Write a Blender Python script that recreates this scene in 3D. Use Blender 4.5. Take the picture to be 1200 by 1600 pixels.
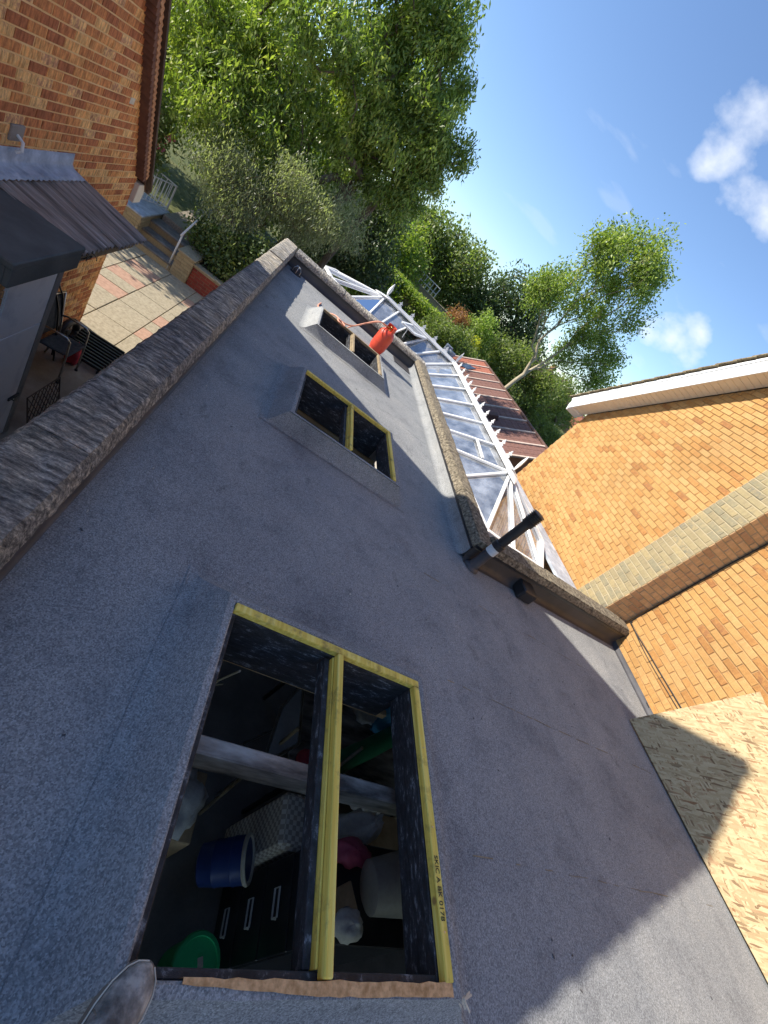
import bpy, math, random
import numpy as np
from mathutils import Vector, Matrix, noise
random.seed(7); rng = np.random.default_rng(7)
S = bpy.context.scene
for o in list(bpy.data.objects): bpy.data.objects.remove(o)
COL = S.collection

# ------------------------------------------------------------------ camera
CAMH = 1.55
F = 656.8
R_RIGHT = Vector((0.76088602, -0.04658638, 0.64721108))
R_DOWN = Vector((0.49001781, -0.61258645, -0.62017771))
R_FWD = Vector((0.42536457, 0.7890295, -0.44328031))
cam_d = bpy.data.cameras.new('camera'); cam = bpy.data.objects.new('camera', cam_d); COL.objects.link(cam)
cam_d.sensor_fit = 'HORIZONTAL'; cam_d.sensor_width = 36; cam_d.lens = F * 36 / 1200
cam_d.clip_start = 0.02; cam_d.clip_end = 3000
u, b = -R_DOWN, -R_FWD
cam.matrix_world = Matrix(((R_RIGHT.x, u.x, b.x, 0), (R_RIGHT.y, u.y, b.y, 0), (R_RIGHT.z, u.z, b.z, CAMH), (0, 0, 0, 1)))
S.camera = cam
def proj(P):
    v = Vector(P) - Vector((0, 0, CAMH)); z = v.dot(R_FWD)
    if z < .05: return None
    return 600 + F * v.dot(R_RIGHT) / z, 800 + F * v.dot(R_DOWN) / z, z

# ------------------------------------------------------------------ sky, sun, exposure
SUN_DIR = Vector((-1.542, .352, 1)).normalized()          # towards the sun
W = bpy.data.worlds.new('World'); S.world = W; W.use_nodes = True
wn = W.node_tree; wn.nodes.clear()
def wnode(t, **k):
    n = wn.nodes.new(t)
    for a, v in k.items(): setattr(n, a, v)
    return n
sky = wnode('ShaderNodeTexSky', sky_type='NISHITA', sun_disc=False)
sky.sun_elevation = math.asin(SUN_DIR.z); sky.sun_rotation = math.atan2(SUN_DIR.x, SUN_DIR.y)
sky.altitude = 50; sky.air_density = 1.0; sky.dust_density = .15; sky.ozone_density = 2.4
bg = wnode('ShaderNodeBackground'); bg.inputs[1].default_value = 0.112
wout = wnode('ShaderNodeOutputWorld')
tc = wnode('ShaderNodeTexCoord')
def wmath(op, a, b=None):
    n = wnode('ShaderNodeMath', operation=op)
    for i, v in enumerate((a, b)):
        if v is None: continue
        if hasattr(v, 'type'): wn.links.new(v, n.inputs[i])
        else: n.inputs[i].default_value = v
    return n.outputs[0]
def cloud(direction, cos_in, cos_out, sx):
    d = wnode('ShaderNodeVectorMath', operation='DOT_PRODUCT'); d.inputs[1].default_value = Vector(direction).normalized()
    wn.links.new(tc.outputs['Generated'], d.inputs[0])
    mr = wnode('ShaderNodeMapRange'); mr.inputs[1].default_value = cos_out; mr.inputs[2].default_value = cos_in
    wn.links.new(d.outputs['Value'], mr.inputs[0]); return mr.outputs[0]
nz = wnode('ShaderNodeTexNoise'); nz.inputs['Scale'].default_value = 11; nz.inputs['Detail'].default_value = 8; nz.inputs['Roughness'].default_value = .52
mp = wnode('ShaderNodeMapping'); mp.inputs['Scale'].default_value = (1, 1, 1.6)
wn.links.new(tc.outputs['Generated'], mp.inputs[0]); wn.links.new(mp.outputs[0], nz.inputs[0])
acc = None
for dr, ci, co in (((.412, .813, .411), .9998, .9970), ((.375, .82, .43), .9999, .9980), ((.46, .79, .405), .9997, .9962), ((.50, .765, .40), .9997, .9970), ((.575, .79, .205), .9999, .9982), ((.60, .772, .212), .9999, .9984), ((.555, .808, .19), .99995, .9990), ((.615, .76, .20), .99995, .9990),
                   ((.95, .2, .35), .9996, .996), ((-.6, .7, .5), .9996, .996), ((.2, -.8, .5), .9996, .995), ((-.7, -.4, .55), .9996, .996), ((.8, -.5, .4), .9996, .996)):
    m = cloud(dr, ci, co, 1)
    acc = m if acc is None else wmath('MAXIMUM', acc, m)
cm = wmath('MULTIPLY', acc, 1.0)
cv = wmath('SUBTRACT', wmath('ADD', wmath('MULTIPLY', nz.outputs[0], 2.4), wmath('MULTIPLY', cm, .85)), 1.72)
cl = wmath('MULTIPLY', cv, 1.25); cl = wmath('MINIMUM', wmath('MAXIMUM', cl, 0.0), 1.0)
cl = wmath('MULTIPLY', cl, wmath('MINIMUM', wmath('MULTIPLY', cm, 2.0), .85))
# faint high wisps
nz2 = wnode('ShaderNodeTexNoise'); nz2.inputs['Scale'].default_value = 3.2; nz2.inputs['Detail'].default_value = 8
mp2 = wnode('ShaderNodeMapping'); mp2.inputs['Scale'].default_value = (1, 3, 5); mp2.inputs['Rotation'].default_value = (.3, .5, .4)
wn.links.new(tc.outputs['Generated'], mp2.inputs[0]); wn.links.new(mp2.outputs[0], nz2.inputs[0])
wisp = wmath('MINIMUM', wmath('MULTIPLY', wmath('MAXIMUM', wmath('SUBTRACT', nz2.outputs[0], .60), 0.0), 1.6), .10)
cl = wmath('MAXIMUM', cl, wisp)
mix = wnode('ShaderNodeMix', data_type='RGBA'); mix.inputs[7].default_value = (5.0, 5.15, 5.4, 1)
tint = wnode('ShaderNodeMix', data_type='RGBA', blend_type='MULTIPLY'); tint.inputs[0].default_value = 1; tint.inputs[7].default_value = (.84, .885, .98, 1)
wn.links.new(sky.outputs[0], tint.inputs[6])
wn.links.new(cl, mix.inputs[0]); wn.links.new(tint.outputs[2], mix.inputs[6])
wn.links.new(mix.outputs[2], bg.inputs[0]); wn.links.new(bg.outputs[0], wout.inputs[0])
sd = bpy.data.lights.new('sun', 'SUN'); sd.energy = 3.95; sd.angle = math.radians(.53); sd.color = (1, .93, .82)
sun = bpy.data.objects.new('sun', sd); COL.objects.link(sun); sun.location = (-20, 5, 20)
sun.rotation_euler = SUN_DIR.to_track_quat('Z', 'Y').to_euler()
S.view_settings.view_transform = 'Standard'; S.view_settings.look = 'None'
S.view_settings.exposure = 1.1; S.view_settings.gamma = 1; S.view_settings.use_curve_mapping = False
S.render.resolution_x = 768; S.render.resolution_y = 1024
S.render.engine = 'CYCLES'
S.cycles.max_bounces = 10; S.cycles.diffuse_bounces = 6; S.cycles.transparent_max_bounces = 24

# ------------------------------------------------------------------ materials
MATS = {}
def nodes(name):
    m = bpy.data.materials.new(name); m.use_nodes = True; MATS[name] = m
    nt = m.node_tree; return m, nt, nt.nodes['Principled BSDF']
def nn(nt, t, ins=None, **k):
    n = nt.nodes.new(t)
    for a, v in k.items(): setattr(n, a, v)
    for a, v in (ins or {}).items():
        if hasattr(v, 'links') or hasattr(v, 'is_linked'): nt.links.new(v, n.inputs[a])
        else: n.inputs[a].default_value = v
    return n
def c4(c): return (c[0], c[1], c[2], 1)
def ramp(nt, fac, stops):
    r = nn(nt, 'ShaderNodeValToRGB', {'Fac': fac}); e = r.color_ramp.elements
    while len(e) < len(stops): e.new(.5)
    for i, (p, c) in enumerate(stops): e[i].position = p; e[i].color = c4(c)
    return r.outputs[0]
def pos(nt, scale=(1, 1, 1), local=False):
    if local: src = nn(nt, 'ShaderNodeTexCoord').outputs['Object']
    else: src = nn(nt, 'ShaderNodeNewGeometry').outputs['Position']
    return nn(nt, 'ShaderNodeMapping', {'Vector': src, 'Scale': scale}).outputs[0]
def tex(nt, v, scale, detail=6, rough=.6): return nn(nt, 'ShaderNodeTexNoise', {'Vector': v, 'Scale': scale, 'Detail': detail, 'Roughness': rough}).outputs[0]
def bump(nt, bs, h, strength, dist=.01):
    bn = nn(nt, 'ShaderNodeBump', {'Height': h, 'Strength': strength, 'Distance': dist}); nt.links.new(bn.outputs[0], bs.inputs['Normal'])
def mixc(nt, f, a, b_, mode='MIX'):
    n = nt.nodes.new('ShaderNodeMix'); n.data_type = 'RGBA'; n.blend_type = mode
    for k, v in ((0, f), (6, a), (7, b_)):
        if hasattr(v, 'is_linked'): nt.links.new(v, n.inputs[k])
        else: n.inputs[k].default_value = v if k == 0 else c4(v)
    return n.outputs[2]
def pm(name, stops, scale=4, rough=.8, bstr=.3, bscale=60, bdist=.01, stretch=(1, 1, 1), detail=7, metal=0, spec=.4, fine=.25, local=False):
    """mottled procedural surface: broad colour noise, fine speckle, fine relief"""
    m, nt, bs = nodes(name)
    v = pos(nt, stretch, local)
    col = ramp(nt, tex(nt, v, scale, detail), stops)
    sp = tex(nt, v, bscale, 3, .7)
    if fine: col = mixc(nt, fine, col, ramp(nt, sp, [(.3, (.35,) * 3), (.7, (1, 1, 1))]), 'MULTIPLY')
    nt.links.new(col, bs.inputs['Base Color'])
    rr = nn(nt, 'ShaderNodeMapRange', {0: sp, 3: max(0, rough - .12), 4: min(1, rough + .12)}); nt.links.new(rr.outputs[0], bs.inputs['Roughness'])
    bs.inputs['Metallic'].default_value = metal; bs.inputs['Specular IOR Level'].default_value = spec
    if bstr: bump(nt, bs, sp, bstr, bdist)
    return m
def two(a, b, lo=.35, hi=.65): return [(lo, a), (hi, b)]

# --- roofing felt: mineral grains, scuffs, slow tone drift
def felt(name, a, b):
    m, nt, bs = nodes(name); v = pos(nt)
    g = nn(nt, 'ShaderNodeTexVoronoi', {'Vector': v, 'Scale': 230.0}); gr = tex(nt, v, 170, 4, .75)
    slow = tex(nt, v, 1.1, 5, .55); scuff = tex(nt, pos(nt, (1, .6, 1)), 5.5, 9, .68)
    col = ramp(nt, slow, two(a, b))
    foot = tex(nt, pos(nt), 2.6, 8, .7); col = mixc(nt, .8, col, ramp(nt, foot, [(.33, (.70, .70, .72)), (.48, (1, 1, 1)), (.66, (1.12, 1.10, 1.07))]), 'MULTIPLY')
    col = mixc(nt, .62, col, ramp(nt, g.outputs['Color'], [(0.15, (.38, .39, .42)), (.5, (.95, .95, .95)), (.9, (1.6, 1.6, 1.6))]), 'MULTIPLY')
    col = mixc(nt, .5, col, ramp(nt, gr, [(.3, (.45,) * 3), (.7, (1.35,) * 3)]), 'MULTIPLY')
    col = mixc(nt, .8, col, ramp(nt, scuff, [(.27, (.40,) * 3), (.39, (1, 1, 1)), (.62, (1, 1, 1)), (.75, (1.28, 1.25, 1.2))]), 'MULTIPLY')
    spot = nn(nt, 'ShaderNodeTexVoronoi', {'Vector': v, 'Scale': 5.5})
    sd_ = ramp(nt, spot.outputs['Distance'], [(.012, (1, 1, 1)), (.022, (0, 0, 0))])
    pick = ramp(nt, nn(nt, 'ShaderNodeSeparateColor', {'Color': spot.outputs['Color']}).outputs[0], [(.72, (0, 0, 0)), (.74, (1, 1, 1))])
    col = mixc(nt, mixc(nt, 1.0, sd_, pick, 'MULTIPLY'), col, (.75, .74, .70))
    nt.links.new(col, bs.inputs['Base Color']); bs.inputs['Roughness'].default_value = .93; bs.inputs['Specular IOR Level'].default_value = .25
    h = nn(nt, 'ShaderNodeMath', {0: gr, 1: g.outputs['Distance']}, operation='ADD').outputs[0]
    bump(nt, bs, h, .38, .003); return m
felt('felt', (.240, .248, .250), (.292, .296, .291))
felt('felt_new', (.29, .30, .30), (.35, .355, .345))
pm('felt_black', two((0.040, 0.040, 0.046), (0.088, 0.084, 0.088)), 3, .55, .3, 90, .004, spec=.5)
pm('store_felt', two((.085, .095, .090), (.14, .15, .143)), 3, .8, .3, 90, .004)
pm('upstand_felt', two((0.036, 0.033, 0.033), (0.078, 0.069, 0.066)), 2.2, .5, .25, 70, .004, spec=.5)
pm('black_metal', two((.015, .015, .017), (.03, .03, .032)), 6, .4, .1, 60, .003, spec=.6)
pm('black_plastic', two((.016, .016, .018), (.032, .031, .033)), 8, .42, .08, 120, .002, spec=.5)

def coping_mat(name, axis):
    m, nt, bs = nodes(name)
    st = (1, .14, 1) if axis == 'x' else (.14, 1, 1)           # streaks run across the wall
    st = (.22, 1, 1) if axis == 'y' else (1, .22, 1)
    v = pos(nt, st); p = pos(nt)
    a = tex(nt, v, 42, 8, .75); s2 = tex(nt, p, 110, 4, .75); s3 = tex(nt, p, 4, 6, .6)
    col = ramp(nt, a, [(.34, (.05, .05, .053)), (.45, (.23, .225, .215)), (.54, (.47, .445, .41)), (.63, (.92, .88, .81))])
    col = mixc(nt, .65, col, ramp(nt, s2, [(.30, (.30,) * 3), (.55, (1, 1, 1)), (.75, (1.5, 1.45, 1.35))]), 'MULTIPLY')
    col = mixc(nt, .7, col, ramp(nt, s3, [(.3, (.55, .55, .58)), (.5, (1, .97, .9)), (.72, (1.25, 1.1, .86))]), 'MULTIPLY')
    orr = nn(nt, 'ShaderNodeObjectInfo').outputs['Random']; col = mixc(nt, .9, col, ramp(nt, orr, [(0, (.74, .74, .76)), (.5, (1, .99, .96)), (1, (1.2, 1.15, 1.05))]), 'MULTIPLY')
    nt.links.new(col, bs.inputs['Base Color']); bs.inputs['Roughness'].default_value = .95
    h = nn(nt, 'ShaderNodeMath', {0: a, 1: s2}, operation='ADD').outputs[0]
    bump(nt, bs, h, 1.0, .022); return m
coping_mat('coping_y', 'y'); coping_mat('coping_x', 'x')
pm('coping_tan', [(.32, (.05, .042, .032)), (.46, (.18, .15, .105)), (.6, (.32, .27, .19)), (.72, (.50, .44, .32))], 34, .95, 1.0, 90, .018)

# --- bricks: one colour per brick from object random + mesh attribute
def brick_mat(name, stops, drag, mott=.6, dscale=(40, 40, 9)):
    m, nt, bs = nodes(name)
    oi = nn(nt, 'ShaderNodeObjectInfo'); at = nn(nt, 'ShaderNodeAttribute', attribute_name='rnd')
    r = nn(nt, 'ShaderNodeMath', {0: oi.outputs['Random'], 1: at.outputs['Fac']}, operation='ADD').outputs[0]
    r = nn(nt, 'ShaderNodeMath', {0: r}, operation='FRACT').outputs[0]
    v = pos(nt); n1 = tex(nt, v, 22, 6, .65)
    r2 = nn(nt, 'ShaderNodeMath', {0: r, 1: nn(nt, 'ShaderNodeMath', {0: nn(nt, 'ShaderNodeMath', {0: n1, 1: .5}, operation='SUBTRACT').outputs[0], 1: mott}, operation='MULTIPLY').outputs[0]}, operation='ADD').outputs[0]
    col = ramp(nt, r2, stops)
    dr = tex(nt, pos(nt, dscale), 1.0, 4, .6)
    col = mixc(nt, .8, col, ramp(nt, dr, drag), 'MIX' if False else 'MULTIPLY')
    fine = tex(nt, v, 240, 3, .7)
    col = mixc(nt, .45, col, ramp(nt, fine, [(.3, (.55,) * 3), (.7, (1.2,) * 3)]), 'MULTIPLY')
    col = mixc(nt, .8, col, ramp(nt, tex(nt, v, 1.3, 7, .65), [(.30, (.82, .81, .80)), (.5, (1, 1, 1)), (.7, (1.07, 1.06, 1.04))]), 'MULTIPLY')
    nt.links.new(col, bs.inputs['Base Color']); bs.inputs['Roughness'].default_value = .88; bs.inputs['Specular IOR Level'].default_value = .25
    bump(nt, bs, nn(nt, 'ShaderNodeMath', {0: fine, 1: n1}, operation='ADD').outputs[0], .8, .007); return m
brick_mat('brick_red', [(0, (.42, .15, .07)), (.25, (.53, .20, .085)), (.5, (.66, .28, .105)), (.72, (.80, .43, .165)), (.9, (.86, .55, .24)), (1, (.58, .30, .17))],
          [(.34, (.55, .5, .5)), (.5, (1, 1, 1)), (.62, (1.35, 1.35, 1.3))], .7)
brick_mat('brick_yellow', [(0, (.46, .255, .090)), (.35, (.50, .288, .108)), (.65, (.53, .315, .128)), (.85, (.47, .25, .085)), (.97, (.40, .195, .065)), (1, (.32, .15, .06))],
          [(.3, (.86, .83, .80)), (.55, (1, 1, 1)), (.7, (1.06, 1.08, 1.08))], .3)
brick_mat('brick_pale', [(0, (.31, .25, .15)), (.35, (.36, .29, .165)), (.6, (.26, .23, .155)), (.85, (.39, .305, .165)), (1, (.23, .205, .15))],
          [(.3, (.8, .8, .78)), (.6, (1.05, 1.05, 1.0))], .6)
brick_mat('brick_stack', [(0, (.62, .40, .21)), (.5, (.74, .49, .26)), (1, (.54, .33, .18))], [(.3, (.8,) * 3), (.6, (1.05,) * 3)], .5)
brick_mat('brick_planter', [(0, (.30, .055, .04)), (.5, (.36, .075, .05)), (1, (.26, .05, .04))], [(.3, (.85,) * 3), (.6, (1.05,) * 3)], .3)
brick_mat('brick_buff', [(0, (.42, .33, .18)), (.5, (.50, .40, .23)), (1, (.36, .27, .15))], [(.3, (.8,) * 3), (.6, (1.1,) * 3)], .5)
pm('mortar_tan', two((.76, .49, .22), (.85, .60, .31)), 5, .95, .6, 120, .005)
pm('mortar_yellow', two((.36, .215, .095), (.46, .285, .13)), 5, .95, .6, 120, .005)
pm('mortar_pale', two((0.391, 0.323, 0.204), (0.468, 0.391, 0.255)), 5, .95, .6, 120, .005)
pm('render_grey', two((.24, .22, .2), (.36, .33, .29)), 3, .95, .4, 80)

def leaf_mat(name, stops, tr=.5):
    m, nt, bs = nodes(name)
    at = nn(nt, 'ShaderNodeAttribute', attribute_name='rnd')
    col = ramp(nt, at.outputs['Fac'], stops)
    bs.inputs['Roughness'].default_value = .45; bs.inputs['Specular IOR Level'].default_value = .45
    nt.links.new(col, bs.inputs['Base Color'])
    t = nn(nt, 'ShaderNodeBsdfTranslucent'); tcx = mixc(nt, 1.0, col, (1.3, 1.5, .6), 'MULTIPLY'); nt.links.new(tcx, t.inputs['Color'])
    mx = nn(nt, 'ShaderNodeMixShader', {'Fac': tr}); nt.links.new(bs.outputs[0], mx.inputs[1]); nt.links.new(t.outputs[0], mx.inputs[2])
    nt.links.new(mx.outputs[0], nt.nodes['Material Output'].inputs[0]); return m
leaf_mat('leaf_main', [(0, (.06, .095, .022)), (.3, (.16, .225, .05)), (.6, (.28, .35, .08)), (.85, (.45, .50, .12)), (1, (.62, .60, .17))], .42)
leaf_mat('leaf_grey', [(0, (.15, .17, .10)), (.5, (.28, .30, .19)), (1, (.45, .46, .31))])
leaf_mat('leaf_ivy', [(0, (.05, .085, .03)), (.5, (.11, .16, .05)), (.85, (.24, .29, .09)), (1, (.42, .42, .14))], .3)
leaf_mat('leaf_dark', [(0, (.05, .08, .035)), (.5, (.10, .145, .06)), (1, (.20, .24, .095))], .3)
leaf_mat('leaf_mid', [(0, (.09, .125, .045)), (.5, (.18, .225, .075)), (1, (.32, .35, .12))])
leaf_mat('leaf_bright', [(0, (.15, .22, .055)), (.5, (.25, .33, .085)), (1, (.40, .45, .14))])
leaf_mat('leaf_hedge', [(0, (0.109, 0.185, 0.039)), (.5, (0.217, 0.293, 0.060)), (1, (0.434, 0.434, 0.087))])
leaf_mat('leaf_rust', [(0, (0.217, 0.093, 0.046)), (.5, (0.357, 0.171, 0.093)), (1, (0.465, 0.264, 0.139))])
leaf_mat('leaf_gold', [(0, (0.542, 0.388, 0.046)), (.5, (0.600, 0.574, 0.062)), (1, (0.600, 0.600, 0.155))])
leaf_mat('petal_pink', [(0, (.5, .08, .14)), (1, (.7, .2, .28))])
pm('bark', two((.10, .075, .05), (.24, .19, .14)), 12, .95, .8, 60, .02, (1, 1, .3))
pm('bark_pale', two((.30, .25, .17), (.52, .44, .31)), 10, .95, .6, 60, .02, (1, 1, .3))
pm('grass', two((.07, .10, .025), (.16, .16, .05)), 1.6, .95, .8, 30, .04)
pm('soil', two((.10, .075, .05), (.2, .15, .1)), 3, .95, .6, 30, .03)
pm('concrete', two((0.266, 0.210, 0.154), (0.420, 0.350, 0.266)), 2.5, .93, .4, 60)
pm('slab_grey', [(.3, (.27, .225, .15)), (.5, (.39, .33, .225)), (.7, (.47, .40, .28))], 22, .94, .6, 90, .006)
pm('slab_pink', [(.3, (.37, .215, .145)), (.6, (.50, .31, .215))], 14, .94, .5, 90, .006)
pm('step_stone', two((0.150, 0.135, 0.120), (0.300, 0.270, 0.232)), 6, .95, .5, 70)
pm('gravel', two((.2, .17, .13), (.42, .36, .28)), 40, .95, .8, 90, .02)
pm('lead', [(.3, (0.272, 0.304, 0.352)), (.6, (0.480, 0.528, 0.592)), (.75, (0.672, 0.704, 0.752))], 7, .6, .5, 26, .012, spec=.5)
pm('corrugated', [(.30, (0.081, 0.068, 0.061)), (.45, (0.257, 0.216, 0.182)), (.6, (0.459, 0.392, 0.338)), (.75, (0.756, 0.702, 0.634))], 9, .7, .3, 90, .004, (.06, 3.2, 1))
pm('timber_grey', [(.36, (.05, .045, .04)), (.5, (.24, .215, .185)), (.64, (.46, .43, .38))], 9, .9, .5, 60, .004, (0.240, 0.880, 0.880))
pm('timber_old', [(.3, (.16, .12, .07)), (.6, (.36, .28, .17))], 9, .9, .5, 60, .004)
def yellow_timber():
    m, nt, bs = nodes('timber_yellow'); v = pos(nt, (9, 9, 9))
    gx = tex(nt, pos(nt, (55, 2.5, 55)), 1, 5, .6)
    col = ramp(nt, gx, [(.3, (.62, .42, .06)), (.5, (.76, .57, .10)), (.7, (.85, .70, .19))])
    d = tex(nt, v, 1.2, 6, .65); col = mixc(nt, ramp(nt, d, [(.54, (0, 0, 0)), (.72, (.8, .8, .8))]), col, (.22, .15, .05))
    kn = nn(nt, 'ShaderNodeTexVoronoi', {'Vector': pos(nt, (3, 3, 3)), 'Scale': 2.2}).outputs['Distance']; col = mixc(nt, ramp(nt, kn, [(.05, (.9, .9, .9)), (.10, (0, 0, 0))]), col, (.30, .17, .05))
    nt.links.new(col, bs.inputs['Base Color']); bs.inputs['Roughness'].default_value = .75; bump(nt, bs, gx, .4, .003)
yellow_timber()
def char():
    m, nt, bs = nodes('timber_tarred'); v = pos(nt, (7, 7, 22))
    a = tex(nt, v, 2.2, 9, .75); col = ramp(nt, a, [(.4, (.012, .012, .013)), (.56, (.035, .036, .04)), (.62, (.17, .18, .19)), (.72, (.36, .37, .38))])
    nt.links.new(col, bs.inputs['Base Color']); bs.inputs['Roughness'].default_value = .7; bump(nt, bs, a, .8, .006)
char()
def osb(name, tint=1):
    m, nt, bs = nodes(name); p = nn(nt, 'ShaderNodeTexCoord').outputs['Object']
    cur = None
    for i, (rz, sc) in enumerate(((.4, 1), (1.4, 1.1), (2.5, .9), (.0, 1.3), (2.0, 1.2))):
        ro = nn(nt, 'ShaderNodeMapping', {'Vector': p, 'Rotation': (0, 0, rz)}); mpn = nn(nt, 'ShaderNodeMapping', {'Vector': ro.outputs[0], 'Scale': (12 * sc, 58 * sc, 1), 'Location': (i * 3.3, i * 1.7, 0)})
        vo = nn(nt, 'ShaderNodeTexVoronoi', {'Vector': mpn.outputs[0], 'Scale': 1.0}, voronoi_dimensions='2D')
        sep = nn(nt, 'ShaderNodeSeparateColor', {'Color': vo.outputs['Color']})
        col = ramp(nt, sep.outputs[0], [(0, (.15, .08, .03)), (.12, (.31, .215, .10)), (.5, (.40, .295, .15)), (.85, (.46, .35, .19)), (1, (.22, .095, .03))])
        if cur is None: cur = col
        else:
            pick = ramp(nt, sep.outputs[1], [(.48, (0, 0, 0)), (.52, (1, 1, 1))]); cur = mixc(nt, pick, cur, col)
    f = tex(nt, nn(nt, 'ShaderNodeMapping', {'Vector': p, 'Scale': (60, 60, 60)}).outputs[0], 2, 4, .7)
    cur = mixc(nt, .4, cur, ramp(nt, f, [(.3, (.7,) * 3), (.7, (1.15,) * 3)]), 'MULTIPLY')
    nt.links.new(cur, bs.inputs['Base Color']); bs.inputs['Roughness'].default_value = .7; bump(nt, bs, cur, .35, .004)
osb('osb')
pm('osb_edge', two((0.459, 0.243, 0.095), (0.837, 0.486, 0.230)), 40, .85, .6, 120, .004)
pm('upvc', two((0.714, 0.724, 0.724), (0.771, 0.771, 0.761)), 2, .3, .02, 60, .002, spec=.5, fine=.06)
pm('upvc_soffit', two((.72, .66, .55), (.78, .72, .60)), 2, .45, .03, 60, .002, fine=.06)
pm('door_white', [(.3, (0.671, 0.684, 0.712)), (.5, (0.880, 0.880, 0.880)), (.7, (0.880, 0.880, 0.880))], 4, .55, .1, 80, .003, fine=.12)
pm('roof_tile_brown', [(.3, (.075, .04, .032)), (.6, (.14, .075, .055))], 20, .85, .4, 90, .006)
pm('roof_tile_red', [(.3, (.24, .08, .05)), (.6, (.36, .13, .08))], 20, .85, .4, 90, .006)
pm('roof_slate', [(.3, (.13, .065, .05)), (.6, (.20, .10, .078))], 14, .85, .4, 60, .006)
pm('rib_pale', two((.42, .33, .27), (.58, .47, .38)), 9, .8, .2, 60)
pm('roof_moss', [(.3, (.12, .10, .07)), (.5, (.26, .21, .13)), (.7, (.38, .31, .18))], 18, .95, .8, 60, .02)
pm('dark_brown', two((0.058, 0.034, 0.023), (0.111, 0.065, 0.044)), 10, .6, .3, 60, .004)
pm('verge_dark', two((.14, .06, .04), (.22, .10, .06)), 10, .8, .3, 60, .004)
pm('verge_light', two((.42, .20, .10), (.58, .30, .15)), 10, .85, .3, 60, .004)
pm('gas_red', [(.3, (.55, .055, .028)), (.6, (.66, .075, .035)), (.8, (.60, .10, .06))], 9, .38, .1, 60, .002, spec=.5, fine=.12)
pm('hose', two((.62, .27, .17), (.74, .36, .24)), 9, .55, .05, 60, .002, fine=.1)
pm('brass', two((.45, .30, .10), (.6, .42, .16)), 9, .35, .05, 60, .001, metal=1)
pm('steel', two((.45, .44, .42), (.62, .60, .57)), 9, .32, .05, 60, .001, metal=1)
pm('white_metal', two((.62, .61, .58), (.75, .74, .7)), 6, .45, .1, 60, .002, fine=.15)
pm('tape_white', two((.55, .6, .62), (.7, .74, .75)), 9, .5, .1, 60, .002)
pm('fabric_dark', two((0.045, 0.050, 0.057), (0.090, 0.096, 0.105)), 30, .95, .4, 220, .002)
pm('fabric_red', two((0.490, 0.042, 0.070), (0.700, 0.084, 0.112)), 12, .9, .3, 90, .004)
pm('fabric_white', two((0.650, 0.611, 0.585), (0.850, 0.832, 0.780)), 12, .9, .3, 60, .006)
pm('shoe', [(.34, (.10, .097, .09)), (.5, (.24, .23, .21)), (.62, (.42, .40, .36))], 24, .85, .6, 70, .005)
pm('shoe_sole', two((.14, .12, .10), (.26, .22, .17)), 14, .9, .4, 70, .004)
pm('inside_wall', two((.42, .40, .37), (.58, .55, .51)), 2, .95, .3, 50)
pm('inside_floor', two((.20, .185, .17), (.32, .30, .27)), 2, .9, .3, 50)
pm('cabinet_black', two((0.022, 0.022, 0.026), (0.040, 0.040, 0.044)), 6, .35, .02, 60, .001, spec=.5)
pm('plastic_green', two((0.031, 0.462, 0.157), (0.042, 0.609, 0.210)), 4, .4, .02, 40, .002, fine=.08)
pm('plastic_darkgreen', two((0.024, 0.180, 0.090), (0.032, 0.260, 0.120)), 4, .5, .05, 40, .002)
pm('plastic_blue', two((0.017, 0.042, 0.168), (0.025, 0.059, 0.217)), 4, .4, .02, 40, .002, fine=.08)
pm('plastic_sky', two((.08, .35, .60), (.12, .45, .70)), 4, .5, .02, 40, .002)
pm('plastic_grey', two((.30, .29, .28), (.40, .39, .375)), 4, .5, .05, 40, .003)
pm('cream', two((.55, .5, .4), (.7, .64, .52)), 8, .7, .1, 60)
pm('pink', two((0.518, 0.086, 0.155), (0.528, 0.138, 0.216)), 5, .6, .1, 50)
pm('cardboard', two((0.448, 0.294, 0.154), (0.644, 0.448, 0.252)), 5, .9, .1, 50)
pm('orange_box', two((.62, .22, .05), (.7, .3, .09)), 5, .7, .1, 50)
def check():
    m, nt, bs = nodes('checked_cloth'); p = nn(nt, 'ShaderNodeTexCoord').outputs['Object']
    c = nn(nt, 'ShaderNodeTexChecker', {'Vector': p, 'Scale': 34.0, 'Color1': c4((.82, .76, .66)), 'Color2': c4((.50, .42, .34))})
    nt.links.new(c.outputs[0], bs.inputs['Base Color']); bs.inputs['Roughness'].default_value = .95
check()
def glass(name, tint=(.72, .80, .86), dust_sky_film=.24):
    m, nt, bs = nodes(name); nt.nodes.remove(bs)
    fr = nn(nt, 'ShaderNodeFresnel', {'IOR': 3.3}); g = nn(nt, 'ShaderNodeBsdfGlossy', {'Roughness': .02, 'Color': (1, 1, 1, 1)})
    t = nn(nt, 'ShaderNodeBsdfTransparent', {'Color': c4(tint)}); d = nn(nt, 'ShaderNodeBsdfDiffuse', {'Color': (.62, .66, .72, 1)})  # diffuse film: dust, with the sky's bluish white reflection painted in
    dn = nn(nt, 'ShaderNodeMapRange', {0: tex(nt, pos(nt), 3.5, 7, .65), 1: .35, 2: .75, 3: dust_sky_film * .5, 4: dust_sky_film * 2.6})
    a = nn(nt, 'ShaderNodeMixShader', {'Fac': dn.outputs[0]}); nt.links.new(t.outputs[0], a.inputs[1]); nt.links.new(d.outputs[0], a.inputs[2])
    f = nn(nt, 'ShaderNodeMixShader', {'Fac': fr.outputs[0]}); nt.links.new(a.outputs[0], f.inputs[1]); nt.links.new(g.outputs[0], f.inputs[2])
    nt.links.new(f.outputs[0], nt.nodes['Material Output'].inputs[0])
glass('glass')
pm('brick_far', two((.36, .17, .1), (.45, .24, .15)), 30, .9, .3, 60)
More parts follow.
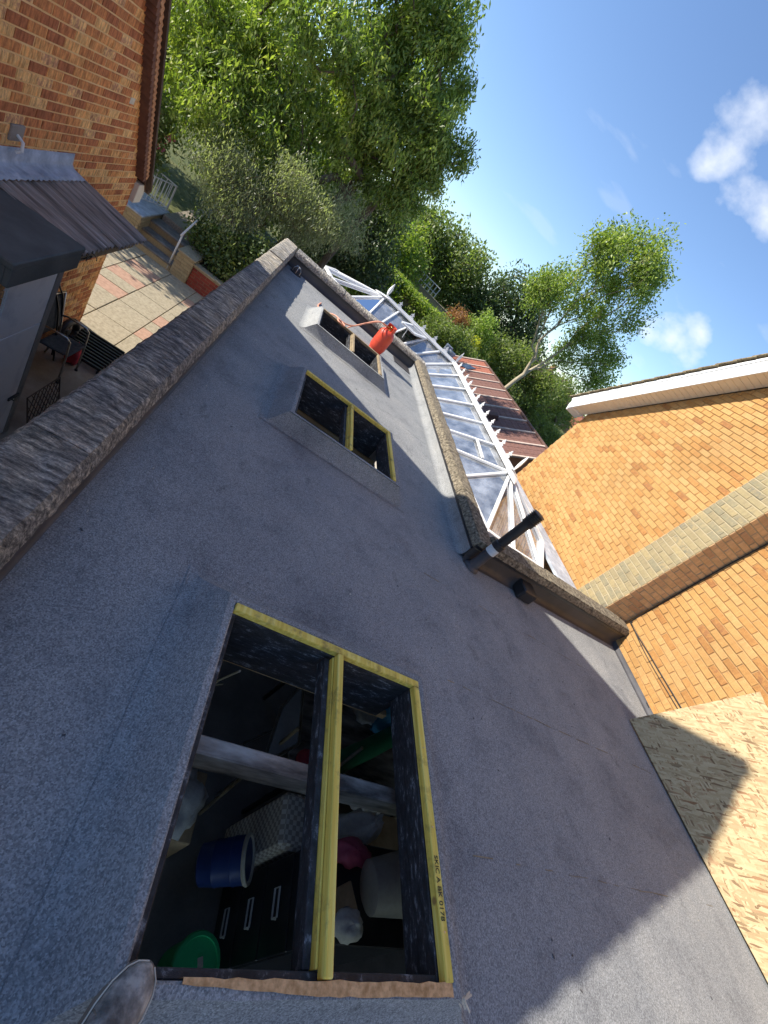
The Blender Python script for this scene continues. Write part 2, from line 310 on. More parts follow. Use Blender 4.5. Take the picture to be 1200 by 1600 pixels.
pm('render_white', two((.66, .64, .6), (.76, .74, .7)), 3, .9, .1, 50)
pm('window_dark', two((.03, .035, .045), (.05, .06, .07)), 3, .15, 0, 50, spec=.8)
pm('ink', two((.015, .015, .015), (.03, .03, .03)), 30, .8, 0)

# ------------------------------------------------------------------ mesh helpers
class MB:
    def __init__(s): s.v = []; s.f = []; s.rnd = None
    def add(s, verts, faces):
        o = len(s.v); s.v += [tuple(p) for p in verts]; s.f += [tuple(i + o for i in q) for q in faces]; return s
    def box(s, a, b_, bev=0.0):
        x0, y0, z0 = [min(p, q) for p, q in zip(a, b_)]; x1, y1, z1 = [max(p, q) for p, q in zip(a, b_)]
        return s.obox(((x0 + x1) / 2, (y0 + y1) / 2, (z0 + z1) / 2), (x1 - x0, y1 - y0, z1 - z0), None, bev)
    def obox(s, c, size, rot=None, bev=0.0):
        hx, hy, hz = size[0] / 2, size[1] / 2, size[2] / 2
        bv = min(bev, hx * .45, hy * .45, hz * .45)
        R = rot if rot is not None else Matrix.Identity(3); c = Vector(c)
        if bv <= 0:
            vs = [R @ Vector((sx * hx, sy * hy, sz * hz)) + c for sx in (-1, 1) for sy in (-1, 1) for sz in (-1, 1)]
            fs = [(0, 1, 3, 2), (4, 6, 7, 5), (0, 4, 5, 1), (2, 3, 7, 6), (0, 2, 6, 4), (1, 5, 7, 3)]
            return s.add(vs, fs)
        vs = []; idx = {}
        for sx in (-1, 1):
            for sy in (-1, 1):
                for sz in (-1, 1):
                    for ax in range(3):
                        h = [hx - bv, hy - bv, hz - bv]; h[ax] += bv
                        idx[(sx, sy, sz, ax)] = len(vs); vs.append(R @ Vector((sx * h[0], sy * h[1], sz * h[2])) + c)
        fs = []
        for ax in range(3):
            o1, o2 = (ax + 1) % 3, (ax + 2) % 3
            for sg in (-1, 1):
                q = []
                for (p1, p2) in ((-1, -1), (1, -1), (1, 1), (-1, 1)):
                    k = [0, 0, 0]; k[ax] = sg; k[o1] = p1; k[o2] = p2; q.append(idx[(k[0], k[1], k[2], ax)])
                fs.append(q if sg > 0 else q[::-1])
            for s1 in (-1, 1):
                for s2 in (-1, 1):
                    q = []
                    for sa, which in ((-1, o1), (1, o1), (1, o2), (-1, o2)):
                        k = [0, 0, 0]; k[ax] = sa; k[o1] = s1; k[o2] = s2; q.append(idx[(k[0], k[1], k[2], which)])
                    fs.append(q)
        for sx in (-1, 1):
            for sy in (-1, 1):
                for sz in (-1, 1): fs.append([idx[(sx, sy, sz, a)] for a in range(3)])
        return s.add(vs, fs)
    def bar(s, p, q, w, h, up=(0, 0, 1), bev=0.0):
        p, q = Vector(p), Vector(q); d = q - p; L = d.length
        if L < 1e-6: return s
        z = d / L; x = Vector(up).cross(z)
        if x.length < 1e-4: x = Vector((1, 0, 0)).cross(z)
        x.normalize(); y = z.cross(x)
        R = Matrix((x, y, z)).transposed()
        return s.obox((p + q) / 2, (w, h, L), R, bev)
    def tube(s, pts, rad, n=8, cap=True):
        pts = [Vector(p) for p in pts]
        if not hasattr(rad, '__len__'): rad = [rad] * len(pts)
        prev = None; rings = []
        for i, p in enumerate(pts):
            t = (pts[min(i + 1, len(pts) - 1)] - pts[max(i - 1, 0)])
            if t.length < 1e-7: t = Vector((0, 0, 1))
            t.normalize()
            if prev is None:
                x = t.cross(Vector((0, 0, 1)))
                if x.length < .1: x = t.cross(Vector((1, 0, 0)))
            else: x = prev - t * prev.dot(t)
            x.normalize(); prev = x; y = t.cross(x)
            rings.append([p + (x * math.cos(2 * math.pi * k / n) + y * math.sin(2 * math.pi * k / n)) * rad[i] for k in range(n)])
        vs = [v for r in rings for v in r]; fs = []
        for i in range(len(rings) - 1):
            for k in range(n):
                a, b_ = i * n + k, i * n + (k + 1) % n; fs.append((a, b_, b_ + n, a + n))
        if cap: fs.append(tuple(range(n - 1, -1, -1))); fs.append(tuple((len(rings) - 1) * n + k for k in range(n)))
        return s.add(vs, fs)
    def lathe(s, base, prof, n=24, axis=(0, 0, 1)):
        ax = Vector(axis).normalized(); x = ax.cross(Vector((0, 1, 0)))
        if x.length < .1: x = ax.cross(Vector((1, 0, 0)))
        x.normalize(); y = ax.cross(x); base = Vector(base)
        vs = [base + ax * h + (x * math.cos(2 * math.pi * k / n) + y * math.sin(2 * math.pi * k / n)) * r for r, h in prof for k in range(n)]
        fs = []
        for i in range(len(prof) - 1):
            for k in range(n):
                a, b_ = i * n + k, i * n + (k + 1) % n; fs.append((a, b_, b_ + n, a + n))
        if prof[0][0] > 1e-4: fs.append(tuple(range(n - 1, -1, -1)))
        if prof[-1][0] > 1e-4: fs.append(tuple((len(prof) - 1) * n + k for k in range(n)))
        return s.add(vs, fs)
    def mesh(s, name, m, smooth=False):
        me = bpy.data.meshes.new(name); me.from_pydata(s.v, [], s.f); me.update()
        me.materials.append(MATS[m])
        if s.rnd is not None:
            a = me.attributes.new('rnd', 'FLOAT', 'POINT'); a.data.foreach_set('value', np.asarray(s.rnd, 'f'))
        if smooth:
            me.polygons.foreach_set('use_smooth', [True] * len(me.polygons))
        return me
    def build(s, name, m, parent=None, smooth=False, label=None, kind=None):
        o = bpy.data.objects.new(name, s.mesh(name, m, smooth)); link(o, parent)
        if label: o['label'] = label
        if kind: o['kind'] = kind
        return o
def link(o, parent=None):
    COL.objects.link(o)
    if parent is not None:
        o.parent = parent; o.matrix_parent_inverse = Matrix.Translation(-wpos(parent))
def wpos(o):
    p = Vector(o.location)
    if o.parent is not None:
        p = wpos(o.parent) + (o.matrix_parent_inverse.translation + o.location)
    return p
def thing(name, label, cat, loc, group=None):
    o = bpy.data.objects.new(name, None); COL.objects.link(o); o.location = loc; o.empty_display_size = .1
    o['label'] = label; o['category'] = cat
    if group: o['group'] = group
    return o
def tag(o, label, cat, group=None):
    o['label'] = label; o['category'] = cat
    if group: o['group'] = group
    return o
def struct(o): o['kind'] = 'structure'; return o
def smooth_auto(o, ang=40):
    me = o.data
    me.polygons.foreach_set('use_smooth', [True] * len(me.polygons))
    try: me.set_sharp_from_angle(angle=math.radians(ang))
    except Exception: pass
    return o

# ------------------------------------------------------------------ brick walls
def brick_proto(name, m, L, H, D, ch=.004, hp=None):
    mb = MB(); hx, hz = L / 2, H / 2
    vs = [(-hx, 0, -hz), (hx, 0, -hz), (hx, 0, hz), (-hx, 0, hz), (-hx, D - ch, -hz), (hx, D - ch, -hz), (hx, D - ch, hz), (-hx, D - ch, hz),
          (-hx + ch, D, -hz + ch), (hx - ch, D, -hz + ch), (hx - ch, D, hz - ch), (-hx + ch, D, hz - ch)]
    fs = [(8, 9, 10, 11)[::-1]]
    for i in range(4):
        j = (i + 1) % 4; fs += [(i, j, 4 + j, 4 + i)[::-1], (4 + i, 4 + j, 8 + j, 8 + i)[::-1]]
    mb.add(vs, fs); return mb
def brick_wall(parent, origin, udir, ndir, z0, z1, spans, m, n_single, L=.215, H=.065, J=.010, D=.02, visible=None, stagger=.5, name='brick', jitter=.003):
    """running-bond bricks on a vertical face; spans(zc) -> list of (u0,u1); the n_single largest in view are own objects"""
    u_ = Vector(udir).normalized(); n_ = Vector(ndir).normalized(); o_ = Vector(origin)
    if u_.cross(n_).z < 0:
        u_ = -u_; sp0 = spans; spans = lambda zz: [(-q, -p) for p, q in sp0(zz)]
    items = []; row = 0; z = z0
    while z + H <= z1 + 1e-6:
        zc = z + H / 2
        for (a, b_) in spans(zc):
            st = math.floor((a - 5) / (L + J)) * (L + J) + (row % 2) * (L + J) * stagger
            x = st
            while x < b_:
                p, q = max(x, a), min(x + L, b_)
                if q - p > .03: items.append(((p + q) / 2, zc, q - p))
                x += L + J
        z += H + J; row += 1
    def score(it):
        P = o_ + u_ * it[0] + Vector((0, 0, it[1])) + n_ * D
        if visible and not visible(P): return 0
        c = [proj(P + u_ * (sx * it[2] / 2) + Vector((0, 0, sz * H / 2))) for sx, sz in ((-1, -1), (1, -1), (1, 1), (-1, 1))]
        if any(k is None for k in c): return 0
        mx = sum(k[0] for k in c) / 4; my = sum(k[1] for k in c) / 4
        if not (0 < mx < 1200 and 0 < my < 1600): return 0
        return abs(sum(c[i][0] * c[(i + 1) % 4][1] - c[(i + 1) % 4][0] * c[i][1] for i in range(4))) / 2
    items.sort(key=score, reverse=True)
    single = [it for it in items[:n_single] if score(it) > 20]; rest = items[len(single):]
    me = brick_proto(name, m, L, H, D).mesh(name, m)
    R = Matrix((u_, n_, Vector((0, 0, 1)))).transposed()
    par = wpos(parent)
    for (uc, zc, w) in single:
        o = bpy.data.objects.new(name, me); COL.objects.link(o); o.parent = parent
        o.matrix_parent_inverse = Matrix.Translation(-par)
        M4 = R.to_4x4(); M4.translation = o_ + u_ * uc + Vector((0, 0, zc)) + n_ * random.uniform(-jitter, jitter)
        o.matrix_basis = M4 @ Matrix.Rotation(random.uniform(-.006, .006), 4, 'Y') @ Matrix.Diagonal((w / L, 1, 1, 1))
    if rest:
        mb = MB(); rn = []; pr = brick_proto(name, m, L, H, D)
        for (uc, zc, w) in rest:
            off = random.uniform(-jitter, jitter); t = random.uniform(-.006, .006)
            vs = [o_ + u_ * (uc + x * w / L) + n_ * (y + (off if y > .001 else 0)) + Vector((0, 0, zc + zz + t * x)) for x, y, zz in pr.v]
            mb.add(vs, pr.f); rn += [random.random()] * len(vs)
        mb.rnd = rn; mb.build(name + '_courses', m, parent, kind='stuff')
    return len(single), len(rest)

# ------------------------------------------------------------------ ground and patio
GZ = -2.58
def grid_sheet(name, m, x0, x1, y0, y1, nx, ny, fn, parent=None):
    mb = MB(); vs = [(x0 + (x1 - x0) * i / nx, y0 + (y1 - y0) * j / ny, 0) for j in range(ny + 1) for i in range(nx + 1)]
    vs = [(x, y, fn(x, y)) for x, y, _ in vs]
    fs = [(j * (nx + 1) + i, j * (nx + 1) + i + 1, (j + 1) * (nx + 1) + i + 1, (j + 1) * (nx + 1) + i) for j in range(ny) for i in range(nx)]
    mb.add(vs, fs); return mb.build(name, m, parent, smooth=True)
struct(grid_sheet('ground', 'grass', -900, 900, -900, 900, 2, 2, lambda x, y: GZ - .12))
def garden(x, y):
    z = -2.02 + .25 * noise.noise(Vector((x * .2, y * .2, 0))) + max(0, min(1, (y - 17) / 20)) * 1.3
    return z if y > 12.65 else -2.08
struct(grid_sheet('garden_terrain', 'grass', -14, 40, 12.62, 62, 50, 46, garden))
mb = MB().box((-9, 2.5, GZ - .1), (-.4, 6.36, GZ + .004)); struct(mb.build('yard_concrete', 'concrete'))
pat = struct(MB().box((-9, 6.36, GZ - .1), (-.4, 12.66, GZ - .022)).build('patio', 'soil'))
# paving slabs laid on a grid, a few pink ones and cut strips
prot = {}
PX, PY = .605, .81
pinks = {(-2.55, 8.85), (-2.64, 9.9), (-1.63, 8.1), (-1.62, 9.38), (-2.76, 11.08), (-1.63, 10.8)}
def slab(x0, x1, y0, y1, pink):
    key = (round(x1 - x0, 3), round(y1 - y0, 3), pink)
    if key not in prot: prot[key] = MB().obox((0, 0, 0), (x1 - x0 - .012, y1 - y0 - .012, .045), None, .006).mesh('paving_slab', 'slab_pink' if pink else 'slab_grey')
    o = bpy.data.objects.new('paving_slab', prot[key]); link(o, pat)
    o.location = ((x0 + x1) / 2, (y0 + y1) / 2, GZ - .016 + random.uniform(-.004, .004)); o.rotation_euler = (random.uniform(-.004, .004), random.uniform(-.004, .004), random.uniform(-.005, .005))
xs = [-2.33 + PX * i for i in range(-9, 4)]
ys = [6.37, 7.03, 7.84] + [7.84 + .83 * i for i in range(1, 6)]
for i in range(len(xs) - 1):
    for j in range(len(ys) - 1):
        x0, x1, y0, y1 = xs[i], min(xs[i + 1], -.5), ys[j], ys[j + 1]
        if x1 - x0 < .1 or (x1 < -2.25 and y1 < 7.2): continue
        pk = any(x0 <= a < x1 and y0 <= b_ < y1 for a, b_ in pinks)
        if pk:
            ym = y0 + (y1 - y0) * .52; slab(x0, x1, y0, ym, True); slab(x0, x1, ym, y1, False)
        else: slab(x0, x1, y0, y1, False)

# ------------------------------------------------------------------ the flat-roofed extension we stand on
ext = thing('flat_roof_extension', 'flat roofed extension covered in grey mineral felt with stone coped parapets', 'building', (1, 3, GZ))
RX0, RX1, RY1 = -.268, 2.45, 8.02            # narrow wing
WX, WY = 5.36, 2.86                          # wide part reaches the brick house
def wall_x(y): return 5.36 + math.tan(.116) * (y - 3.0)
SK = [(.46, 1.50, .125, 1.18), (.475, 1.51, 3.04, 3.97), (.475, 1.50, 5.62, 6.50)]      # openings x0,x1,y0,y1
def rects(x0, x1, y0, y1):
    out = [(x0, x1, y0, y1)]
    for (a, b_, c, d_) in SK:
        a, b_, c, d_ = a - .02, b_ + .02, c - .02, d_ + .02
        nxt = []
        for (p, q, r, s_) in out:
            if b_ <= p or a >= q or d_ <= r or c >= s_: nxt.append((p, q, r, s_)); continue
            if c > r: nxt.append((p, q, r, c))
            if d_ < s_: nxt.append((p, q, d_, s_))
            lo, hi = max(r, c), min(s_, d_)
            if a > p: nxt.append((p, a, lo, hi))
            if b_ < q: nxt.append((b_, q, lo, hi))
        out = nxt
    return out
seams = [-3.8, -2.93, -2.06, -1.19, -.32, .55, 1.42, 2.30, 3.17, 4.04, 4.91, 5.78, 6.65, 7.52, 8.02]
for k in range(len(seams) - 1):
    y0, y1 = seams[k], seams[k + 1]; zt = 0.0
    mb = MB()
    parts = []
    if y0 < WY: parts += rects(RX1 - .4, WX + .05 if y1 < WY else WX + .05, y0, min(y1 + .0, WY)); parts += rects(RX0, RX1 - .4, y0, y1)
    if y1 > WY: parts += rects(RX1 - .4 if y0 < WY else RX0, RX1, max(y0, WY), y1)
    if y0 >= WY: pass
    for (p, q, r, s_) in parts:
        mb.box((p, r, -.03), (q, s_, zt))
    # welded lap: a thin lip along the front edge
    for (p, q, r, s_) in parts:
        if abs(r - y0) < 1e-6:
            mb.box((p, r - .015, -.02), (q, r + .05, zt + .0007))
    mb.build('felt_sheet', 'felt', ext)
# weathered bitumen bleed along the laps on the open part
for y in (.55, 1.42, 2.30):
    mb = MB(); x = 1.95
    while x < 4.5:
        w = random.uniform(.01, .22)
        if random.random() < .6: mb.obox((x, y - .016 + random.uniform(-.002, .002), .0022), (w, random.uniform(.0012, .0045), .002), Matrix.Rotation(random.uniform(-.05, .05), 3, 'Z'))
        x += w + random.uniform(.01, .12)
    mb.build('lap_seam', 'timber_old', ext, kind='stuff')
# walls below (outside faces) and the room box
mb = MB()
mb.box((-.47, -4, GZ - .1), (-.30, 8.33, .14)); mb.build('left_wall', 'render_grey', ext)
MB().box((-.30, 8.05, GZ - .1), (2.66, 8.33, .14)).build('end_wall', 'render_grey', ext)
MB().box((2.48, 2.9, GZ - .1), (2.66, 8.05, .14)).build('side_wall', 'render_grey', ext)
vs = [(2.662, 2.885, 0), (5.33, 3.14, 0), (5.33, 3.31, 0), (2.662, 3.06, 0)]
MB().add([(x, y, z) for z in (GZ - .1, .19) for x, y, _ in vs], [(3, 2, 1, 0), (4, 5, 6, 7), (0, 1, 5, 4), (1, 2, 6, 5), (2, 3, 7, 6), (3, 0, 4, 7)]).build('return_wall', 'render_grey', ext)
MB().box((-.30, -4, -2.5), (5.3, 8.05, -2.42)).build('floor', 'inside_floor', ext)
mb = MB(); mb.box((-.299, -4.0, -2.42), (-.27, 8.04, -.03)); mb.box((-.27, 8.02, -2.42), (2.47, 8.049, -.03)); mb.box((2.45, 2.86, -2.42), (2.479, 8.02, -.03)); mb.box((2.479, 2.86, -2.42), (5.3, 2.899, -.03)); mb.box((5.2, -4, -2.42), (5.3, 2.86, -.03)); 
mb.build('lining', 'inside_wall', ext)  # near end, out of view, left open to let daylight into the room
mb = MB()
for (p, q, r, s_) in rects(-.27, 2.45, -4, 8.02) + rects(2.45, 5.25, -4, 2.86): mb.box((p, r, -.06), (q, s_, -.031))
mb.build('roof_deck', 'timber_old', ext)
for y in [1.75, 2.25, 2.7, 4.35, 4.8, 5.25, 6.9, 7.4, -.3, -.8]:
    MB().box((-.27, y - .025, -.22), (2.45, y + .025, -.061), .003).build('joist', 'timber_grey', ext)
# felt dressed up the parapet as a fillet + upstand, then a black trim under the coping
def fillet(name, pts, inward, zt, m='upstand_felt', k_=1.0):
    """pts: base line on the roof; inward: horizontal vector from wall to roof"""
    n = Vector(inward); prof = [(.07 * k_, .002), (.045 * k_, .006), (.02 * k_, .022), (.004 * k_, .06), (0, zt)]
    mb = MB(); N_ = 24; a, b_ = Vector(pts[0]), Vector(pts[1])
    vs = []
    for i in range(N_ + 1):
        p = a.lerp(b_, i / N_)
        for j, (d_, z) in enumerate(prof):
            w = .004 * noise.noise(Vector((p.x * 5 + j, p.y * 5, z * 9)))
            vs.append((p.x + n.x * (d_ + w), p.y + n.y * (d_ + w), z + (w if 0 < j < 4 else 0)))
    k = len(prof)
    fs = [(i * k + j, (i + 1) * k + j, (i + 1) * k + j + 1, i * k + j + 1) for i in range(N_) for j in range(k - 1)]
    mb.add(vs, fs); return smooth_auto(mb.build(name, m, ext), 60)
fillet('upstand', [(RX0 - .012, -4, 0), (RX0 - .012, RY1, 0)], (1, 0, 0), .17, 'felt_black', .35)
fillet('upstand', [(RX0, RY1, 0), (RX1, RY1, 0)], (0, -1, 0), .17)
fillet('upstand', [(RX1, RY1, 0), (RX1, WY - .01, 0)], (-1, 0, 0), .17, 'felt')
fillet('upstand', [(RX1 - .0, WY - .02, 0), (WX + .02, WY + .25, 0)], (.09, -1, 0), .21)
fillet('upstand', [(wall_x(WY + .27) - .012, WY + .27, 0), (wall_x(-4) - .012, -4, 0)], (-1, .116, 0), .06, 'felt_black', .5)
MB().box((RX0 - .03, -4, .125), (RX0 + .006, RY1 + .03, .152), .003).build('edge_trim', 'black_metal', ext)
MB().box((RX0, RY1 - .006, .125), (RX1, RY1 + .03, .152), .003).build('edge_trim', 'black_metal', ext)
MB().box((RX1 - .006, WY - .01, .125), (RX1 + .03, RY1 + .03, .152), .003).build('edge_trim', 'black_metal', ext)
MB().bar((RX1, WY - .012, .18), (WX, WY + .257, .18), .045, .03, (0, 0, 1), .003).build('edge_trim', 'black_metal', ext)
MB().box((RX1 + .001, WY, -.03), (WX + .05, WY + .28, -.0005)).build('felt_sheet', 'felt', ext)
for x in [2.6 + .28 * i for i in range(10)]: pass

def coping(p, q, w_in, w_out, z0, z1, m, L=.9, amp=.010, taper=True):
    """row of rough stones from p to q; w_in/w_out: vectors of the inner and outer edge"""
    p, q = Vector(p), Vector(q); D = (q - p); tot = D.length; d_ = D / tot; n_ = max(1, round(tot / L))
    for k in range(n_):
        a = tot * k / n_ + .005; b_ = tot * (k + 1) / n_ - .005
        near = min((p + d_ * a).length, (p + d_ * b_).length)
        nu = 34 if near < 3.5 else (22 if near < 6 else 14); nv = 12 if near < 3.5 else 7
        mb = MB(); vs = []; top = z1 + random.uniform(-.007, .007)
        prof = [(0.035, z0), (0.0, z0 + .012), (0.018, top - .018), (.04, top)]
        cols = [(t, z) for t, z in prof]
        W_ = (Vector(w_out) - Vector(w_in)).length
        cols = [(t / W_, z) for t, z in cols] + [(.12 + (.76) * j / nv, top + .004 * math.sin(math.pi * j / nv)) for j in range(nv + 1)] + [(1 - .02 / W_, top - .01), (1.0, top - .04), (1, z0)]
        for i in range(nu + 1):
            s_ = a + (b_ - a) * i / nu
            for j, (t, z) in enumerate(cols):
                P = p + d_ * s_ + Vector(w_in).lerp(Vector(w_out), t); P.z = z
                if 0 < j < len(cols) - 1:
                    k1 = noise.noise(P * 7) * .5 + noise.noise(P * 19) * .6 + noise.noise(P * 43) * .55
                    edge = 1.0 if 0 < i < nu else .4
                    P += Vector((noise.noise(P * 23 + Vector((7, 0, 0))), noise.noise(P * 23 + Vector((0, 9, 0))), 0)) * amp * .5 * edge
                    P.z += k1 * amp * edge
                vs.append(P)
        c = len(cols); fs = [(i * c + j, i * c + j + 1, (i + 1) * c + j + 1, (i + 1) * c + j) for i in range(nu) for j in range(c - 1)]
        fs += [(i * c, (i + 1) * c, (i + 1) * c + c - 1, i * c + c - 1) for i in range(nu)]
        fs += [tuple(range(c - 1, -1, -1)), tuple(nu * c + j for j in range(c))]
        mb.add(vs, fs); smooth_auto(mb.build('coping_stone', m, ext), 50)
coping((0, -2, 0), (0, 8.36, 0), (-.250, 0, 0), (-.505, 0, 0), .152, .245, 'coping_y', amp=.012)
coping((-.248, 0, 0), (2.67, 0, 0), (0, 8.0, 0), (0, 8.345, 0), .152, .245, 'coping_x', amp=.010)
coping((0, 7.995, 0), (0, 2.835, 0), (2.43, 0, 0), (2.67, 0, 0), .152, .245, 'coping_tan', amp=.008)
coping((2.675, 0, 0), (WX - .03, .255, 0), (0, 2.825, 0), (0, 3.07, 0), .195, .275, 'coping_tan', amp=.008)

# ------------------------------------------------------------------ skylight openings
def skylight(i, label, yellow, ztop):
    x0, x1, y0, y1 = SK[i]
    t = thing('skylight_opening', label, 'skylight', ((x0 + x1) / 2, (y0 + y1) / 2, 0), 'roof openings')
    # felt kerb: soft ramp from the roof up to the rim
    prof = [(0, ztop - .05), (0, ztop), (.006, ztop + .004), (.030, ztop + .002), (.042, ztop - .010), (.125, .030), (.150, .012), (.175, .005), (.20, .004)]
    if i == 0: ext_l = 1.0
    ks = []; mb = MB(); seg = 18
    path = []
    def side(a, b_, nx, ny):
        for k in range(seg): path.append((Vector(a).lerp(Vector(b_), k / seg), Vector((nx, ny))))
    cs = [Vector((x0, y0)), Vector((x1, y0)), Vector((x1, y1)), Vector((x0, y1))]
    nm = [(0, -1), (1, 0), (0, 1), (-1, 0)]
    ring = []
    for s_ in range(4):
        a, b_ = cs[s_], cs[(s_ + 1) % 4]; n1 = Vector(nm[s_]); n0 = Vector(nm[s_ - 1]); n2 = Vector(nm[(s_ + 1) % 4])
        for k in range(seg):
            tt = k / seg; p = a.lerp(b_, tt)
            off = n1.copy()
            if k == 0: off = n1 + n0
            ring.append((p, off, k))
    k_ = len(prof); vs = []
    for (p, off, k) in ring:
        for j, (d_, z) in enumerate(prof):
            w = 0 if j < 2 else .004 * noise.noise(Vector((p.x * 6, p.y * 6, j * .8)))
            # the hidden-side ramps run a little longer
            dd = d_ * (1.12 if off.x >= 0 else 1.0)
            fy = .50 if off.y < 0 else 1.05
            vs.append((p.x + off.x * (dd + w), p.y + off.y * (d_ * (fy if j > 3 else 1) + w), z + w * (1 if 1 < j < 7 else 0)))
    n = len(ring)
    fs = [(a * k_ + j, a * k_ + j + 1, ((a + 1) % n) * k_ + j + 1, ((a + 1) % n) * k_ + j) for a in range(n) for j in range(k_ - 1)]
    mb.add(vs, fs); smooth_auto(mb.build('felt_kerb', 'felt' if i < 2 else 'felt_new', t), 24)
    # tarred trimmers lining the hole
    tz0, tz1 = -.20, ztop - .025; tzr = -.035
    lin = 'timber_tarred'
    MB().box((x0 + .002, y1 - .042, tz0), (x1 - .002, y1 - .003, tz1), .003).build('trimmer', lin, t)
    MB().box((x1 - .045, y0 + .003, tzr), (x1 - .004, y1 - .044, tz1), .003).build('trimmer', lin, t)
    MB().box((x0 + .004, y0 + .003, tz0), (x0 + .024, y1 - .044, tz1), .003).build('trimmer', lin, t)
    MB().box((x0 + .026, y0 + .003, tz0), (x1 - .047, y0 + .024, tz1), .003).build('trimmer', lin, t)
    ym = 'timber_yellow' if yellow else 'timber_old'
    bz0, bz1 = ztop - .022, ztop + .012
    MB().box((x0 + .003, y1 - .040, bz0), (x1 - .003, y1 - .004, bz1), .003).build('batten', ym, t)
    bt = MB().box((x1 - .041, y0 + .004, bz0), (x1 - .004, y1 - .042, bz1), .003).build('batten', ym, t)
    xc = (x0 + x1) / 2 + .012
    MB().box((xc - .011, y0 + .006, bz0 + .001), (xc + .019, y1 - .043, bz1 + .006), .003).build('middle_batten', ym, t)
    MB().box((xc - .022, y0 + .026, ztop - .050), (xc - .014, y1 - .053, ztop - .012), .003).build('middle_batten', ym, t)
    MB().box((xc - .050, y0 + .026, ztop - .100), (xc - .024, y1 - .053, ztop - .035), .003).build('middle_beam', 'timber_tarred', t)
    for yy in [y0 + .12 + .3 * q for q in range(4)]:
        if yy < y1 - .1: MB().lathe((x1 - .022, yy, bz1), [(.0035, 0), (.0035, .001), (0, .0012)], 8).build('nail', 'steel', t)
    return t, xc, bt
sk1, xc1, bt1 = skylight(0, 'large square roof opening with yellow battens over the dark cluttered room', True, .140)
sk2, xc2, bt2 = skylight(1, 'roof opening with clean yellow battens between the two other openings', True, .155)
sk3, xc3, bt3 = skylight(2, 'sunlit roof opening with old bare timber battens beside the gas bottle', False, .145)
x0, x1, y0, y1 = SK[0]
MB().box((x0 - .05, .70, -.235), (x1 + .20, .765, -.105), .006).build('cross_beam', 'timber_grey', sk1)
MB().box((x0 - .1, y1 - .005, -.262), (x1 + .1, y1 + .03, -.222), .003).build('ledge', 'cardboard', sk1)
mb = MB(); n = 26
pts = []
for k in range(n + 1):
    t_ = k / n; pts.append((x0 + .13 + (x1 - x0 - .14) * t_, y0 - .006 - .020 * min(1, t_ * 2.2) + random.uniform(-.0015, .0015), y0 + .004 + random.uniform(-.003, .003)))
vs = []
for (x, ya, yb) in pts: vs += [(x, ya, .1485), (x, yb, .1485), (x, yb, .12)]
fs = []
for k in range(n): fs += [(k * 3, (k + 1) * 3, (k + 1) * 3 + 1, k * 3 + 1), (k * 3 + 1, (k + 1) * 3 + 1, (k + 1) * 3 + 2, k * 3 + 2)]
mb.add(vs, fs); mb.build('torn_board_edge', 'osb_edge', sk1)
MB().box((SK[1][0] - .1, SK[1][3] - .005, -.262), (SK[1][1] + .1, SK[1][3] + .03, -.222), .003).build('ledge', 'cardboard', sk2)
# stencilled grading marks on the right hand batten of the big opening
def text_on(parent, s_, loc, size, rot, m='ink'):
    cu = bpy.data.curves.new('grade_stamp', 'FONT'); cu.body = s_; cu.size = size; cu.extrude = .0002
    tmp = bpy.data.objects.new('tmp', cu); COL.objects.link(tmp); bpy.context.view_layer.update()
    me = bpy.data.meshes.new_from_object(tmp.evaluated_get(bpy.context.evaluated_depsgraph_get())); bpy.data.objects.remove(tmp)
    me.materials.clear(); me.materials.append(MATS[m]); o = bpy.data.objects.new('grade_stamp', me); link(o, parent); o.location = loc; o.rotation_euler = rot; return o
text_on(sk1, 'SKIC A BK 0178', (x1 - .033, .455, .1535), .027, (0, 0, -math.pi / 2))
# splash of white paint at the kerb corner
mb = MB()
for k in range(7):
    a = random.uniform(-.5, .6); L = random.uniform(.02, .06); p = Vector((x1 + .075 + random.uniform(-.02, .02), y0 - .028, .098))
    mb.bar(p, p + Vector((math.cos(a) * L, math.sin(a) * L - .01, -.012)), .006, .003)
mb.build('paint_splash', 'cream', sk1)

# ------------------------------------------------------------------ room contents
t = thing('filing_cabinet', 'black four drawer metal filing cabinet standing below the large roof opening', 'filing cabinet', (2.1, .6, -2.42))
fx = 1.82
MB().box((fx + .012, .37, -2.42), (fx + .60, .84, -1.08), .006).build('body', 'cabinet_black', t)
for k in range(4):
    z0 = -2.40 + k * .33
    d_ = MB().box((fx - .008, .378, z0), (fx + .0115, .832, z0 + .318), .004).build('drawer', 'cabinet_black', t)
    yc, zc = .605, z0 + .2
    MB().tube([(fx - .008, yc - .07, zc - .028), (fx - .035, yc - .07, zc - .028), (fx - .035, yc + .07, zc - .028), (fx - .035, yc + .07, zc + .028), (fx - .035, yc - .07, zc + .028), (fx - .035, yc - .07, zc - .028)], .007, 6).build('handle', 'white_metal', d_)
t = thing('plastic_tub', 'green plastic tub with a snap lid standing beside the filing cabinet', 'tub', (1.6, .39, -2.42))
smooth_auto(MB().lathe((1.6, .39, -2.42), [(.11, 0), (.13, .01), (.145, .30), (.145, .302)], 28).build('body', 'plastic_green', t))
smooth_auto(MB().lathe((1.6, .39, -2.118), [(.155, 0), (.158, .012), (.15, .028), (.13, .03), (.127, .02), (0.0, .02)], 28).build('lid', 'plastic_green', t))
MB().obox((1.62, .40, -2.0955), (.035, .05, .002), Matrix.Rotation(.3, 3, 'Z')).build('sticker', 'cream', t)
t = thing('blue_drum', 'open blue plastic drum with a cream rim tilted next to the checked basket', 'drum', (1.6, .83, -2.05))
ax = Vector((.75, .05, .66))
